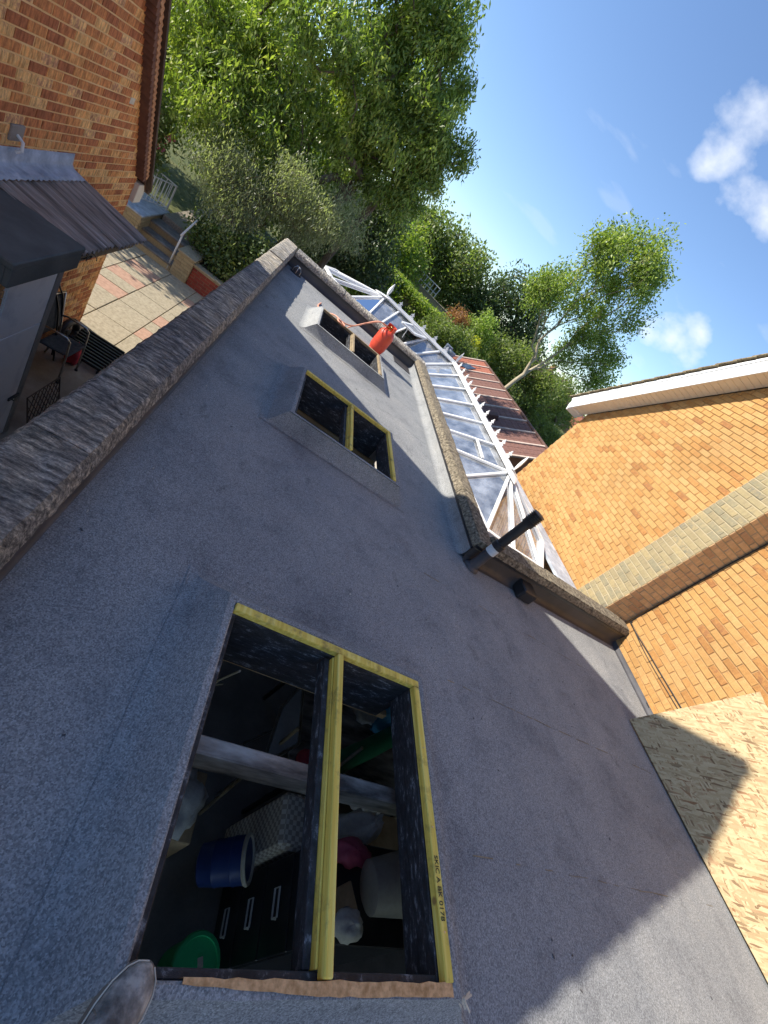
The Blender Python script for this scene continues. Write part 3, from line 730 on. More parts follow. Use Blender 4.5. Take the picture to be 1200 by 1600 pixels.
smooth_auto(MB().lathe((1.42, .83, -1.95), [(.10, 0), (.115, .01), (.125, .10), (.130, .105), (.127, .12), (.132, .22), (.137, .225), (.134, .24), (.136, .31)], 28, ax).build('body', 'plastic_blue', t))
smooth_auto(MB().lathe(Vector((1.42, .83, -1.95)) + ax.normalized() * .31, [(.140, -.012), (.146, 0), (.140, .014), (.126, .014), (.122, 0), (.122, -.02), (0.0, -.03)], 28, ax).build('rim', 'cream', t))
mb = MB()
gx, gy, gz = 9, 9, 8; vs = []; fs = []
def bask(a, b_, c): return (1.79 + .33 * a + .03 * c, .78 + .34 * b_ + .02 * math.sin(a * 4), -2.1 + .42 * c)
mb.box((1.74, .865, -2.42), (2.14, 1.20, -1.50), .03); o = mb.build('laundry_basket', 'checked_cloth')
o.rotation_euler = (0, 0, 0); tag(o, 'checked cream and brown fabric laundry basket beside the blue drum', 'basket')
t = thing('framed_panel', 'pale grey framed panel leaning in the room under the far batten', 'panel', (1.6, 1.62, -1.6))
pc = [Vector((1.70, 1.95, -1.36)), Vector((1.56, 1.72, -1.42)), Vector((1.50, 1.30, -1.46)), Vector((1.73, 1.47, -1.38))]
nrm = (pc[1] - pc[0]).cross(pc[3] - pc[0]).normalized()
if nrm.z < 0: nrm = -nrm
vs = [p + nrm * s_ for s_ in (0, -.03) for p in pc]; fs = [(0, 1, 2, 3), (7, 6, 5, 4)] + [(k, 4 + k, 4 + (k + 1) % 4, (k + 1) % 4) for k in range(4)]
MB().add(vs, fs).build('panel', 'plastic_grey', t)
mb = MB()
for k in range(4): mb.bar(pc[k] + nrm * .004, pc[(k + 1) % 4] + nrm * .004, .022, .02, nrm, .003)
mb.build('frame', 'steel', t)
MB().tube([(1.62, 1.62, -1.45), (1.75, 1.85, -2.42)], .012, 6).build('prop', 'steel', t)
MB().tube([(1.54, 1.36, -1.5), (1.6, 1.4, -2.42)], .012, 6).build('prop', 'steel', t)
t = thing('grey_bin', 'grey plastic bin lying on its side on top of the filing cabinet', 'bin', (2.1, .6, -1.08))
ax = Vector((.86, .10, .25)); bp_ = Vector((1.99, .585, -.90))
smooth_auto(MB().lathe(bp_, [(.10, 0), (.125, .015), (.15, .2), (.165, .30)], 28, ax).build('body', 'plastic_grey', t))
smooth_auto(MB().lathe(bp_ + ax.normalized() * .30, [(.172, -.012), (.178, .0), (.172, .014), (.155, .014), (.15, -.01), (0, -.06)], 28, ax).build('rim', 'plastic_grey', t))
def blob(name, c, size, m, label, cat, seed=0, rough=.25, n=14, freq=4):
    mb = MB(); vs = []; c = Vector(c)
    for i in range(n + 1):
        th = math.pi * i / n
        for j in range(2 * n):
            ph = math.pi * j / n; d_ = Vector((math.sin(th) * math.cos(ph), math.sin(th) * math.sin(ph), math.cos(th)))
            r = 1 + rough * noise.noise(d_ * freq * .5 + Vector((seed, seed, 0))) + rough * .4 * noise.noise(d_ * freq * 1.6 + Vector((seed, 0, seed)))
            vs.append(c + Vector((d_.x * size[0] * r, d_.y * size[1] * r, max(-.8, d_.z) * size[2] * r)))
    w = 2 * n; fs = [(i * w + j, i * w + (j + 1) % w, (i + 1) * w + (j + 1) % w, (i + 1) * w + j) for i in range(n) for j in range(w)]
    mb.add(vs, fs); return tag(mb.build(name, m, None, True), label, cat)
blob('cloth_pile', (2.32, 1.02, -1.80), (.15, .15, .62), 'fabric_white', 'crumpled off white cloth heaped beside the basket', 'cloth', 3)
blob('cushion', (1.97, .765, -1.02), (.15, .07, .06), 'pink', 'pink cushion on the filing cabinet beside the grey bin', 'cushion', 8, .35)
blob('rubbish_sack', (1.94, .44, -1.02), (.10, .07, .07), 'fabric_white', 'pale crumpled sack on the near corner of the filing cabinet', 'sack', 12)
t = MB().tube([(2.0, 1.38, -1.62), (2.5, 1.66, -1.52), (2.85, 1.87, -1.45)], .085, 16).build('green_roll', 'plastic_darkgreen'); smooth_auto(t); tag(t, 'dark green roll of matting lying across the shelf', 'roll')
t = thing('storage_shelf', 'dark steel storage shelf carrying bags and the green roll', 'shelf', (2.4, 1.75, -2.42))
MB().box((1.85, 1.3, -1.745), (3.1, 2.35, -1.715), .004).build('shelf_board', 'timber_grey', t)
for (x, y) in ((1.87, 1.32), (3.08, 1.32), (1.87, 2.33), (3.08, 2.33)): MB().box((x - .015, y - .015, -2.42), (x + .015, y + .015, -1.746)).build('leg', 'black_metal', t)
blob('carrier_bag', (2.62, 2.1, -1.6), (.17, .14, .14), 'fabric_white', 'white carrier bag behind the green roll', 'bag', 21)
blob('blue_bag', (2.75, 1.98, -1.50), (.1, .09, .25), 'plastic_sky', 'small light blue bag next to the white carrier bag', 'bag', 31)
blob('orange_bag', (2.95, 2.0, -1.56), (.12, .1, .18), 'orange_box', 'orange bag at the end of the green roll', 'bag', 33)
blob('red_bowl', (1.98, 1.50, -1.66), (.09, .09, .06), 'fabric_red', 'red rounded bowl near the framed panel', 'bowl', 5, .05)
blob('paper_stack', (2.6, 1.33, -1.66), (.2, .1, .06), 'fabric_white', 'loose white papers on the front of the shelf', 'papers', 41, .4)
t = MB().box((2.75, 1.02, -2.42), (3.15, 1.3, -1.78), .006).build('carton', 'cardboard'); tag(t, 'brown cardboard carton on the floor behind the filing cabinet', 'carton')
t = MB().box((1.33, .1, -2.42), (1.45, .36, -2.02), .004).build('brown_board', 'cardboard'); tag(t, 'plain brown board standing behind the green tub', 'board')
o = MB().tube([(.72, 1.18, -.30), (.70, 1.22, -.5), (.74, 1.3, -.7), (.9, 1.5, -1.0)], .006, 6).build('hanging_cable', 'cream'); tag(o, 'thin pale cable hanging inside the large roof opening', 'cable')
# things below the middle opening
t = MB().box((.95, 4.6, -2.42), (1.45, 5.0, -1.75), .008).build('tan_box', 'cardboard'); tag(t, 'tan cardboard box below the middle roof opening', 'box')
t = MB().box((1.25, 3.85, -1.9), (1.75, 4.15, -1.65), .02).build('blue_crate', 'plastic_sky'); tag(t, 'light blue crate below the middle roof opening', 'crate')
blob('crate_stand', (1.5, 4.0, -2.15), (.3, .2, .29), 'fabric_dark', 'dark cloth heap under the light blue crate', 'heap', 51)
t = thing('orange_box', 'orange box with white top glinting below the middle roof opening', 'box', (2.2, 4.5, -2.42))
MB().box((2.05, 4.4, -2.42), (2.4, 4.75, -1.95), .01).build('body', 'orange_box', t)
MB().box((2.12, 4.45, -1.949), (2.32, 4.68, -1.86), .01).build('top', 'fabric_white', t)
t = MB().box((.35, 4.3, -2.42), (.62, 4.9, -1.1), .01).build('cupboard', 'timber_old'); tag(t, 'brown cupboard against the wall below the middle opening', 'cupboard')
blob('junk_heap', (.95, 5.9, -2.1), (.4, .3, .34), 'fabric_dark', 'dark heap of junk below the sunlit opening', 'heap', 61)

mb = MB(); mw = MB()
for k in range(260):
    x, y = random.uniform(-.2, 5.0), random.uniform(-.2, 7.8)
    if (x > 2.4 and y > 2.75) or any(a - .25 < x < b_ + .25 and c - .2 < y < d_ + .25 for a, b_, c, d_ in SK): continue
    L = random.uniform(.004, .016); (mb if random.random() < .7 else mw).obox((x, y, .003), (L, random.uniform(.002, .006), .003), Matrix.Rotation(random.uniform(0, 3.1), 3, 'Z'))
o = mb.build('felt_crumbs', 'felt_black', None, kind='stuff'); o['label'] = 'dark felt crumbs and grit scattered on the roof'
o = mw.build('plaster_crumbs', 'cream', None, kind='stuff'); o['label'] = 'pale crumbs and chips scattered on the roof'
# more clutter in the room below the large opening
def jar(label, x, y, z, r, h, m, lid):
    t = thing('jar', label, 'jar', (x, y, z)); smooth_auto(MB().lathe((x, y, z), [(r * .9, 0), (r, .01), (r, h * .8), (r * .75, h)], 16).build('body', m, t)); smooth_auto(MB().lathe((x, y, z + h), [(r * .8, 0), (r * .8, .03), (0, .031)], 16).build('lid', lid, t))
jar('white plastic tub with green lid on the front edge of the storage shelf', 2.05, 1.42, -1.714, .06, .14, 'fabric_white', 'plastic_green')
jar('blue tin with white lid on the front edge of the storage shelf', 2.28, 1.38, -1.714, .055, .16, 'plastic_sky', 'fabric_white')
jar('red tin with cream lid on the front edge of the storage shelf', 2.48, 1.40, -1.714, .05, .12, 'fabric_red', 'cream')
jar('tall white bottle with red cap standing on the filing cabinet', 2.30, .74, -1.079, .045, .2, 'fabric_white', 'fabric_red')
for k, (x, y, L, m, lab) in enumerate(((2.02, 1.2, 1.3, 'steel', 'long steel pole leaning beside the laundry basket'), (1.5, 1.25, 1.2, 'timber_old', 'wooden broom handle leaning near the framed panel'), (3.0, 1.2, 1.5, 'timber_old', 'old timber batten leaning behind the carton'))):
    o = MB().tube([(x, y, -2.415), (x + .12, y + .25, -2.42 + L)], .014, 8).build('pole', m); tag(o, lab, 'pole')
o = MB().obox((1.92, .53, -1.062), (.22, .15, .03), Matrix.Rotation(.4, 3, 'Z'), .004).build('folder', 'cardboard'); tag(o, 'brown folder lying on the near part of the filing cabinet', 'folder')
o = MB().box((2.16, .88, -2.42), (2.7, .98, -1.75), .006).build('burgundy_board', 'fabric_red'); tag(o, 'dark red board standing behind the filing cabinet', 'board')
o = MB().box((1.0, .95, -2.42), (1.35, 1.4, -2.05), .008).build('storage_carton', 'cardboard'); tag(o, 'brown carton on the floor left of the blue drum', 'carton')
blob('dust_sheet', (1.15, 1.18, -2.02), (.2, .22, .06), 'fabric_white', 'white dust sheet crumpled on the brown carton', 'sheet', 91, .4)

# ------------------------------------------------------------------ things on the roof
t = thing('flue_pipe', 'black plastic flue pipe with ribbed cap and white tape by the parapet corner', 'pipe', (2.56, 2.77, 0))
fp = Vector((2.56, 2.77, 0))
smooth_auto(MB().lathe(fp, [(.085, .003), (.08, .02), (.055, .035), (.05, .1), (.052, .12), (.05, .24)], 22).build('collar', 'felt_black', t))
smooth_auto(MB().lathe(fp, [(.053, .24), (.053, .315)], 22).build('tape_band', 'tape_white', t))
smooth_auto(MB().lathe(fp, [(.058, .315), (.058, .37), (.046, .375), (.046, .66), (.056, .662), (.056, .70), (.060, .705)], 22).build('pipe', 'black_plastic', t))
prof = [(.060, .705)]
for k in range(5): prof += [(.062, .712 + k * .018), (.052, .716 + k * .018), (.052, .724 + k * .018), (.062, .728 + k * .018)]
prof += [(.045, .805), (.03, .808), (0, .808)]
smooth_auto(MB().lathe(fp, prof, 22).build('cap', 'black_plastic', t), 25)
t = thing('rain_outlet', 'black square rainwater outlet through the upstand beside the flue pipe', 'outlet', (3.30, 2.8, 0))
MB().box((3.22, 2.74, .006), (3.42, 2.93, .135), .012).build('box', 'black_plastic', t)
MB().box((3.235, 2.734, .02), (3.405, 2.739, .115), .003).build('grate', 'black_metal', t)
t = thing('corner_outlet', 'black wire leaf guard outlet in the far corner of the roof', 'outlet', (-.09, 7.80, 0))
smooth_auto(MB().lathe((-.09, 7.8, .004), [(.10, 0), (.09, .014), (.05, .018), (0, .018)], 20).build('flange', 'black_plastic', t))
for k in range(6):
    a = k * math.pi / 6
    MB().tube([(-.09 + math.cos(a) * .075 * c_, 7.8 + math.sin(a) * .075 * c_, .02 + h) for c_, h in ((1, 0), (.95, .05), (.55, .09), (0, .10), (-.55, .09), (-.95, .05), (-1, 0))], .005, 5).build('wire', 'steel' if k % 2 else 'black_metal', t)
t = MB().box((2.02, 7.60, .004), (2.40, 7.93, .012), .003).build('lead_patch', 'upstand_felt'); tag(t, 'glossy black repair patch on felt in the sunlit roof corner', 'patch')

# gas bottle
t = thing('gas_bottle', 'red propane gas bottle standing behind the sunlit roof opening', 'gas bottle', (1.53, 7.16, 0))
gp = Vector((1.53, 7.16, .004)); r = .138
MB().lathe(gp, [(.115, 0), (.12, .03), (.115, .045)], 28).build('foot_ring', 'gas_red', t, True)
smooth_auto(MB().lathe(gp, [(.06, .03), (.12, .036), (r - .006, .07), (r, .10), (r, .31), (r - .006, .35), (r - .03, .385), (.08, .405), (.05, .41)], 32).build('body', 'gas_red', t), 50)
smooth_auto(MB().lathe(gp, [(r + .0025, .178), (r + .0025, .19)], 32).build('weld_band', 'gas_red', t))
mb = MB(); n = 20; vs = []
for k in range(n + 1):
    a = -2.2 + 4.4 * k / n + .9
    for rr, h in ((.082, .39), (.082, .50), (.074, .50), (.074, .39)): vs.append(gp + Vector((math.cos(a) * rr, math.sin(a) * rr, h)))
fs = [(k * 4 + j, (k + 1) * 4 + j, (k + 1) * 4 + (j + 1) % 4, k * 4 + (j + 1) % 4) for k in range(n) for j in range(4)] + [(0, 1, 2, 3), (n * 4 + 3, n * 4 + 2, n * 4 + 1, n * 4)]
mb.add(vs, fs); smooth_auto(mb.build('shroud', 'gas_red', t), 40)
v_ = MB().lathe(gp, [(.025, .39), (.025, .42), (.016, .425), (.016, .455), (.028, .458), (.028, .475), (0, .476)], 14).build('valve', 'brass', t, True)
MB().tube([gp + Vector((.0, 0, .44)), gp + Vector((-.07, -.03, .44))], .012, 8).build('regulator', 'brass', v_)
# rubber hose: from the valve over the kerb, with a loop
def bez(P, n=10):
    out = []; P = [Vector(p) for p in P]; Q = [P[0] * 2 - P[1]] + P + [P[-1] * 2 - P[-2]]
    for i in range(1, len(Q) - 2):
        for k in range(n):
            t_ = k / n; a, b_, c, d_ = Q[i - 1], Q[i], Q[i + 1], Q[i + 2]
            out.append(.5 * ((2 * b_) + (c - a) * t_ + (2 * a - 5 * b_ + 4 * c - d_) * t_ * t_ + (3 * b_ - a - 3 * c + d_) * t_ ** 3))
    return out + [P[-1]]
h = bez([(1.44, 7.13, .445), (1.30, 7.02, .44), (1.12, 6.86, .32), (.98, 6.72, .20), (.86, 6.60, .165), (.76, 6.50, .17), (.70, 6.42, .18), (.72, 6.33, .18), (.80, 6.33, .175), (.82, 6.43, .17), (.74, 6.53, .165), (.66, 6.62, .15), (.58, 6.70, .10), (.50, 6.82, .03), (.42, 7.0, .014), (.45, 7.3, .012)], 8)
o = MB().tube(h, .011, 8).build('gas_hose', 'hose', None, True); tag(o, 'pinkish orange rubber hose looped over the kerb from the gas bottle', 'hose')
h = bez([(1.43, 7.15, .43), (1.28, 7.08, .42), (1.08, 6.92, .25), (.95, 6.80, .13), (.86, 6.74, .04), (.7, 6.8, .016), (.6, 7.0, .014)], 8)
o = MB().tube(h, .009, 8).build('gas_hose', 'hose', None, True); tag(o, 'thinner orange hose running from the gas bottle down to the felt', 'hose')

# leaning OSB sheet
A_, B_ = Vector((4.60, 1.90, .006)), Vector((4.715, -.54, .006)); T_ = Vector((5.215, 2.03, 1.005))
t = bpy.data.meshes.new('osb_sheet')
ux = (B_ - A_).normalized(); uy = (T_ - A_); uy = (uy - ux * uy.dot(ux)).normalized(); un = ux.cross(uy); L, H_ = (B_ - A_).length, 1.22
mb = MB().obox((L / 2, H_ / 2, 0), (L, H_, .018), None, .001)
o = mb.build('osb_sheet', 'osb'); Mx = Matrix((ux, uy, un)).transposed().to_4x4(); Mx.translation = A_ - un * .0 + Vector((0, 0, .009)); o.matrix_world = Mx
tag(o, 'pale oriented strand board sheet leaning against the yellow brick wall', 'board')

# shoe of the person standing on the kerb
t = thing('shoe', 'scuffed grey leather shoe stepping on the corner of the large roof opening', 'shoe', (.42, .02, .12))
toe, heel = Vector((.505, .148, 0)), Vector((.345, -.115, 0)); dr = (toe - heel).normalized(); sd_ = Vector((dr.y, -dr.x, 0)); Ls = (toe - heel).length
zb = .134
st = [(0, .030, .060), (.04, .036, .088), (.12, .039, .105), (.25, .037, .108), (.4, .038, .095), (.55, .043, .078), (.68, .048, .062), (.80, .047, .050), (.90, .039, .043), (.96, .026, .036), (1.0, .006, .024)]
def loft(rows, n, m, name, par):
    vs = []
    for (s_, w, hh, zlo) in rows:
        c = heel + dr * (Ls * s_)
        for k in range(n):
            a = math.pi * k / (n - 1); x = math.cos(a); y = math.sin(a)
            P = c + sd_ * (w * (abs(x) ** .8) * (1 if x > 0 else -1)); P.z = zb + zlo + (hh - zlo) * (y ** .75)
            P.z += .004 * noise.noise(P * 55) + (.005 * math.sin(s_ * 46) * max(0, y) if .5 < s_ < .7 else 0); vs.append(P)
    fs = [(i * n + k, i * n + k + 1, (i + 1) * n + k + 1, (i + 1) * n + k) for i in range(len(rows) - 1) for k in range(n - 1)]
    fs += [tuple(range(n)), tuple((len(rows) - 1) * n + k for k in range(n))[::-1]]
    return smooth_auto(MB().add(vs, fs).build(name, m, par), 60)
loft([(s_, w, hh, .016) for s_, w, hh in st], 15, 'shoe', 'upper', t)
loft([(s_ * 1.02 - .01, w + .006, .022, .0) for s_, w, hh in st], 15, 'shoe_sole', 'sole', t)
mb = MB(); pts = []
for k in range(13):
    a = math.pi * k / 12; c = heel + dr * (Ls * (.66 - .04 * math.sin(a))); P = c + sd_ * (.0465 * math.cos(a)); P.z = zb + .018 + .049 * (math.sin(a) ** .75); pts.append(P)
MB().tube(pts, .0022, 5).build('toe_seam', 'shoe_sole', t)
for sg in (-1, 1):
    q = []
    for (s_, w, hh) in st[2:]:
        P = heel + dr * (Ls * s_) + sd_ * (sg * (w + .003)); P.z = zb + .024; q.append(P)
    MB().tube(q, .0018, 5).build('welt_stitch', 'cream', t)

# ------------------------------------------------------------------ house on the left: gable wall with steep roof
XL = -2.27; EY0, EY1, EZ = -1.23, 7.21, -.155; SL = 1.28; APY = (EY0 + EY1) / 2; APZ = EZ + SL * (EY1 - APY)
lh = thing('left_house', 'red brick house with a steep gable and brown tiled verge beside the patio', 'house', (-5, 3, GZ))
prof = [(EY0, GZ - .1), (EY1, GZ - .1), (EY1, EZ - .12), (APY, APZ - .12), (EY0, EZ - .12)]
mb = MB(); vs = [(x, y, z) for x in (XL - .003, XL - 9) for y, z in prof]; mb.add(vs, [(0, 1, 2, 3, 4), (9, 8, 7, 6, 5)] + [(k, 5 + k, 5 + (k + 1) % 5, (k + 1) % 5) for k in range(5)])
lw = mb.build('wall', 'mortar_tan', lh)
def sp_l(z):
    hi = EY1 - .01 if z < EZ - .1 else EY1 - (z + .1 - EZ) / SL - .01
    lo = max(1.2, EY0 + (z + .1 - EZ) / SL + .03)
    return [(lo, hi)] if hi > lo else []
brick_wall(lw, (XL - .018, 0, 0), (0, 1, 0), (1, 0, 0), GZ + .0, 3.2, sp_l, 'brick_red', 300, D=.021, J=.012, visible=lambda P: not (P.z < -.05 and P.y < 5.55) and P.y > 3.9)
brick_wall(lw, (0, EY1, 0), (-1, 0, 0), (0, 1, 0), GZ, EZ - .1, lambda z: [(2.29, 3.6)], 'brick_red', 0, D=.012)
# roof slopes made of tile courses
Lr = math.hypot(EY1 - APY, APZ - EZ)
for sgn in (1, -1):
    d_ = Vector((0, -sgn * (EY1 - APY), APZ - EZ)).normalized(); nrm = Vector((0, sgn * d_.z, abs(d_.y)))
    base = Vector((0, EY1 if sgn > 0 else EY0, EZ)); g = .24; k = 0; s_ = -.32
    while s_ < Lr - .2:
        c = base + d_ * (s_ + g * .56) + nrm * (.005)
        R = Matrix((Vector((1, 0, 0)), d_, nrm)).transposed()
        tilt = Matrix.Rotation(-.085, 3, 'X')
        mb = MB().obox((XL - 4.4, c.y, c.z), (8.95, g * 1.12, .030), R @ tilt, .004); mb.build('tile_course', 'roof_tile_brown', lh); s_ += g
    # verge: undercloak tiles bedded edge-on under the roof, two rows of small pieces
    if sgn > 0:
        pr1 = MB().obox((0, 0, 0), (.12, .060, .070), Matrix.Rotation(.5, 3, 'X'), .003)
        pr2 = MB().obox((0, 0, 0), (.10, .060, .070), Matrix.Rotation(-.5, 3, 'X'), .003)
        m1 = pr1.mesh('verge_tile', 'verge_dark'); m2 = pr2.mesh('verge_tile', 'verge_light')
        R4 = R.to_4x4(); s_ = .0
        while s_ < 4.4:
            for me_, off, ox in ((m1, -.075, XL + .040), (m2, -.012, XL + .055)):
                o = bpy.data.objects.new('verge_tile', me_); COL.objects.link(o); o.parent = lh; o.matrix_parent_inverse = Matrix.Translation(-wpos(lh))
                P = base + d_ * s_ + nrm * (off - .018); M4 = R4.copy(); M4.translation = Vector((ox, P.y, P.z)); o.matrix_basis = M4
            s_ += .068
        mb = MB().bar(Vector((XL + .09, 0, 0)) + base + d_ * -.28 + nrm * .030, Vector((XL + .09, 0, 0)) + base + d_ * Lr + nrm * .030, .10, .04, nrm, .004); mb.build('verge_cap', 'dark_brown', lh)
# boxed eave end and gutter
MB().box((XL - .2, EY1 - .02, EZ - .42), (XL + .06, EY1 + .20, EZ - .17), .006).build('eave_box', 'upvc_soffit', lh)
MB().tube([(XL - 5, EY1 + .26, EZ - .22), (XL + .10, EY1 + .26, EZ - .22)], .055, 10).build('gutter', 'dark_brown', lh)
t = MB().box((XL, 4.50, .0), (XL + .02, 4.66, .12), .004).build('air_brick', 'render_grey', lh)
MB().tube([(XL + .02, 4.58, .05), (XL + .07, 4.57, .03), (XL + .08, 4.56, -.03), (XL + .05, 4.55, -.06)], .012, 8).build('overflow_pipe', 'upvc', t)
MB().box((XL, 6.25, .52), (XL + .004, 6.36, .58), .001).build('pale_brick', 'cream', lh)

# ------------------------------------------------------------------ corrugated lean-to and store
t = thing('corrugated_lean_to', 'rusty corrugated lean-to roof with lead flashing against the red brick house', 'lean-to', (-1.9, 4.9, GZ))
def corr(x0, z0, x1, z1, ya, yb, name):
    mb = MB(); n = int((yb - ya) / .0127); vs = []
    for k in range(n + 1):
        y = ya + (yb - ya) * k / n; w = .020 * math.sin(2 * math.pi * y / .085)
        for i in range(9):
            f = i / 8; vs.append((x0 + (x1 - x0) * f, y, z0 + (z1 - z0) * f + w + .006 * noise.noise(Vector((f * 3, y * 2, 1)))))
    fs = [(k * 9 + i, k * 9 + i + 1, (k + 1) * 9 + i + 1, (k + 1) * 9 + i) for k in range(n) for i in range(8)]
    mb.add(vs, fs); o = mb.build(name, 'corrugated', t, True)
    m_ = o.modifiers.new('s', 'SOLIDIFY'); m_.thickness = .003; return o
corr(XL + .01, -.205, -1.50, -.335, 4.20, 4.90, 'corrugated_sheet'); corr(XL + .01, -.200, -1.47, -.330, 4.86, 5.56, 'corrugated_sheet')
mb = MB(); vs = []; n = 60
for k in range(n + 1):
    y = 3.7 + 1.83 * k / n; w = .007 * noise.noise(Vector((0, y * 9, 0)))
    c_ = .010 * math.sin(2 * math.pi * y / .076)
    vs += [(XL + .006, y, -.055 + w), (XL + .012, y, -.15), (XL + .03 + w, y, -.178), (XL + .10, y, -.188 + c_), (XL + .155 + w, y, -.200 + c_)]
mb.add(vs, [(k * 5 + i, k * 5 + i + 1, (k + 1) * 5 + i + 1, (k + 1) * 5 + i) for k in range(n) for i in range(4)]); o = mb.build('lead_flashing', 'lead', t, True); o.modifiers.new('s', 'SOLIDIFY').thickness = .004
MB().box((-1.60, 4.27, -.46), (-1.545, 5.50, -.36), .004).build('eave_beam', 'timber_old', t)
for y in (4.45, 4.95, 5.42): MB().bar((XL + .02, y, -.28), (-1.56, y, -.40), .04, .07).build('rafter', 'timber_old', t)
MB().box((-1.615, 5.42, GZ), (-1.545, 5.49, -.46), .004).build('post', 'timber_old', t) if False else None
mb = MB(); pts = [(-1.52 + .03 * math.cos(a * 1.3), 4.35 + .02 * a + .02 * math.sin(a * 2.1), -.40 + .035 * math.sin(a * 1.7)) for a in [k * .35 for k in range(30)]]
MB().tube(pts, .004, 5).build('wire_tangle', 'black_metal', t)
t = thing('garden_store', 'small brick store with black felt roof and white panelled door', 'store', (-1.9, 3.8, GZ))
MB().box((XL + .005, 3.30, -.30), (-1.475, 4.235, -.245), .01).build('roof', 'store_felt', t)
MB().box((-1.52, 3.31, -.44), (-1.482, 4.215, -.301), .004).build('fascia', 'store_felt', t)
MB().box((-2.2, 3.31, -.44), (-1.521, 3.345, -.301), .004).build('fascia', 'store_felt', t)
sw = MB().box((XL + .01, 3.37, GZ), (-1.635, 3.60, -.305)).build('wall', 'mortar_tan', t)
brick_wall(sw, (-1.635, 0, 0), (0, 1, 0), (1, 0, 0), GZ, -.32, lambda z: [(3.37, 3.60)], 'brick_red', 40, D=.016)
brick_wall(sw, (0, 3.37, 0), (1, 0, 0), (0, -1, 0), GZ, -.32, lambda z: [(XL + .02, -1.635)], 'brick_red', 0, D=.016)
MB().box((XL + .01, 4.262, GZ), (-1.60, 4.345, -.33), .006).build('corner_post', 'render_grey', t)
d_ = MB().box((-1.640, 3.605, GZ + .03), (-1.615, 4.26, -.44), .003).build('door', 'door_white', t)
MB().box((-1.6148, 3.615, -1.115), (-1.606, 4.25, -.45), .003).build('panel', 'door_white', d_)
MB().box((-1.6148, 3.615, GZ + .04), (-1.606, 4.25, -1.125), .003).build('panel', 'door_white', d_)
MB().box((-1.606, 4.12, -2.02), (-1.59, 4.28, -1.985), .004).build('bolt', 'black_metal', d_)
MB().tube([(-1.59, 4.15, -2.0), (-1.57, 4.15, -2.0), (-1.57, 4.2, -2.02)], .008, 6).build('handle', 'black_metal', d_)

# chair in the yard
t = thing('patio_chair', 'metal framed patio chair with dark fabric seat against the brick wall', 'chair', (-1.92, 5.76, GZ))
sz = GZ + .43
for y in (5.53, 5.99):
    MB().tube([(-1.73, y, GZ + .01), (-1.74, y, GZ + .40), (-1.76, y, GZ + .63), (-1.80, y, GZ + .665), (-2.02, y, GZ + .66), (-2.09, y, GZ + .63)], .0125, 8).build('arm_frame', 'steel', t, True)
    MB().tube([(-2.12, y, GZ + .01), (-2.05, y, sz), (-2.13, y, GZ + .95)], .0125, 8).build('back_leg', 'steel', t, True)
    MB().lathe((-1.73, y, GZ + .002), [(.02, 0), (.02, .02), (.014, .03)], 10).build('foot', 'black_plastic', t)
MB().tube([(-2.13, 5.53, GZ + .95), (-2.14, 5.76, GZ + .97), (-2.13, 5.99, GZ + .95)], .0125, 8).build('top_rail', 'steel', t, True)
def sling(a, b_, c, d_, sag, m, name):
    mb = MB(); n = 8; vs = []
    for i in range(n + 1):
        for j in range(n + 1):
            p = Vector(a).lerp(Vector(b_), i / n).lerp(Vector(d_).lerp(Vector(c), i / n), j / n); p.z -= sag * math.sin(math.pi * i / n) * math.sin(math.pi * j / n); vs.append(p)
    mb.add(vs, [(i * (n + 1) + j, i * (n + 1) + j + 1, (i + 1) * (n + 1) + j + 1, (i + 1) * (n + 1) + j) for i in range(n) for j in range(n)])
    o = mb.build(name, m, t, True); o.modifiers.new('s', 'SOLIDIFY').thickness = .012; return o
sling((-1.73, 5.54, sz), (-2.06, 5.54, sz - .02), (-2.06, 5.98, sz - .02), (-1.73, 5.98, sz), .03, 'fabric_dark', 'seat')
sling((-2.06, 5.545, sz + .06), (-2.135, 5.545, GZ + .94), (-2.135, 5.975, GZ + .94), (-2.06, 5.975, sz + .06), .0, 'fabric_dark', 'backrest')
blob('red_bag', (-1.86, 6.08, GZ + .16), (.09, .07, .19), 'fabric_red', 'red and white bag lying on the yard beside the chair', 'bag', 71)
t = thing('folded_frame', 'folded black tubular frame leaning on the brick wall behind the chair', 'frame', (-2.1, 5.9, GZ))
MB().tube(bez([(-1.98, 5.92, GZ + .01), (-2.05, 5.86, GZ + .55), (-2.10, 5.84, GZ + .8), (-2.17, 5.72, GZ + 1.12), (-2.18, 5.66, GZ + 1.38), (-2.17, 5.70, GZ + 1.42), (-2.16, 5.76, GZ + 1.38), (-2.15, 5.8, GZ + 1.1), (-2.1, 5.95, GZ + .8), (-2.05, 6.02, GZ + .01)], 5), .011, 7).build('tube', 'black_plastic', t, True)
smooth_auto(MB().lathe((-2.176, 5.705, GZ + 1.40), [(.001, -.02), (.017, -.015), (.02, .02), (.012, .035), (0, .036)], 10).build('grip', 'cream', t))
t = thing('slatted_grid', 'black slatted plastic grid lying at the edge of the sunlit patio', 'grid', (-1.9, 6.55, GZ))
gz0 = GZ + .03
for k in range(10):
    y = 6.18 + .085 * k; MB().box((-2.12, y, gz0 + .03), (-1.52, y + .035, gz0 + .075), .004).build('slat', 'black_plastic', t)
for x in (-2.10, -1.82, -1.56): MB().box((x, 6.17, gz0 - .025), (x + .035, 7.0, gz0 + .0295), .003).build('runner', 'black_plastic', t)
t = thing('tyre', 'small black tyre standing by the brick wall behind the slatted grid', 'tyre', (-2.1, 6.35, GZ))
pts = [(-2.12 + .02 * math.cos(a), 6.45 + .17 * math.cos(a), GZ + .19 + .17 * math.sin(a)) for a in [2 * math.pi * k / 24 for k in range(25)]]
MB().tube(pts, .045, 10).build('tread', 'black_plastic', t, True)
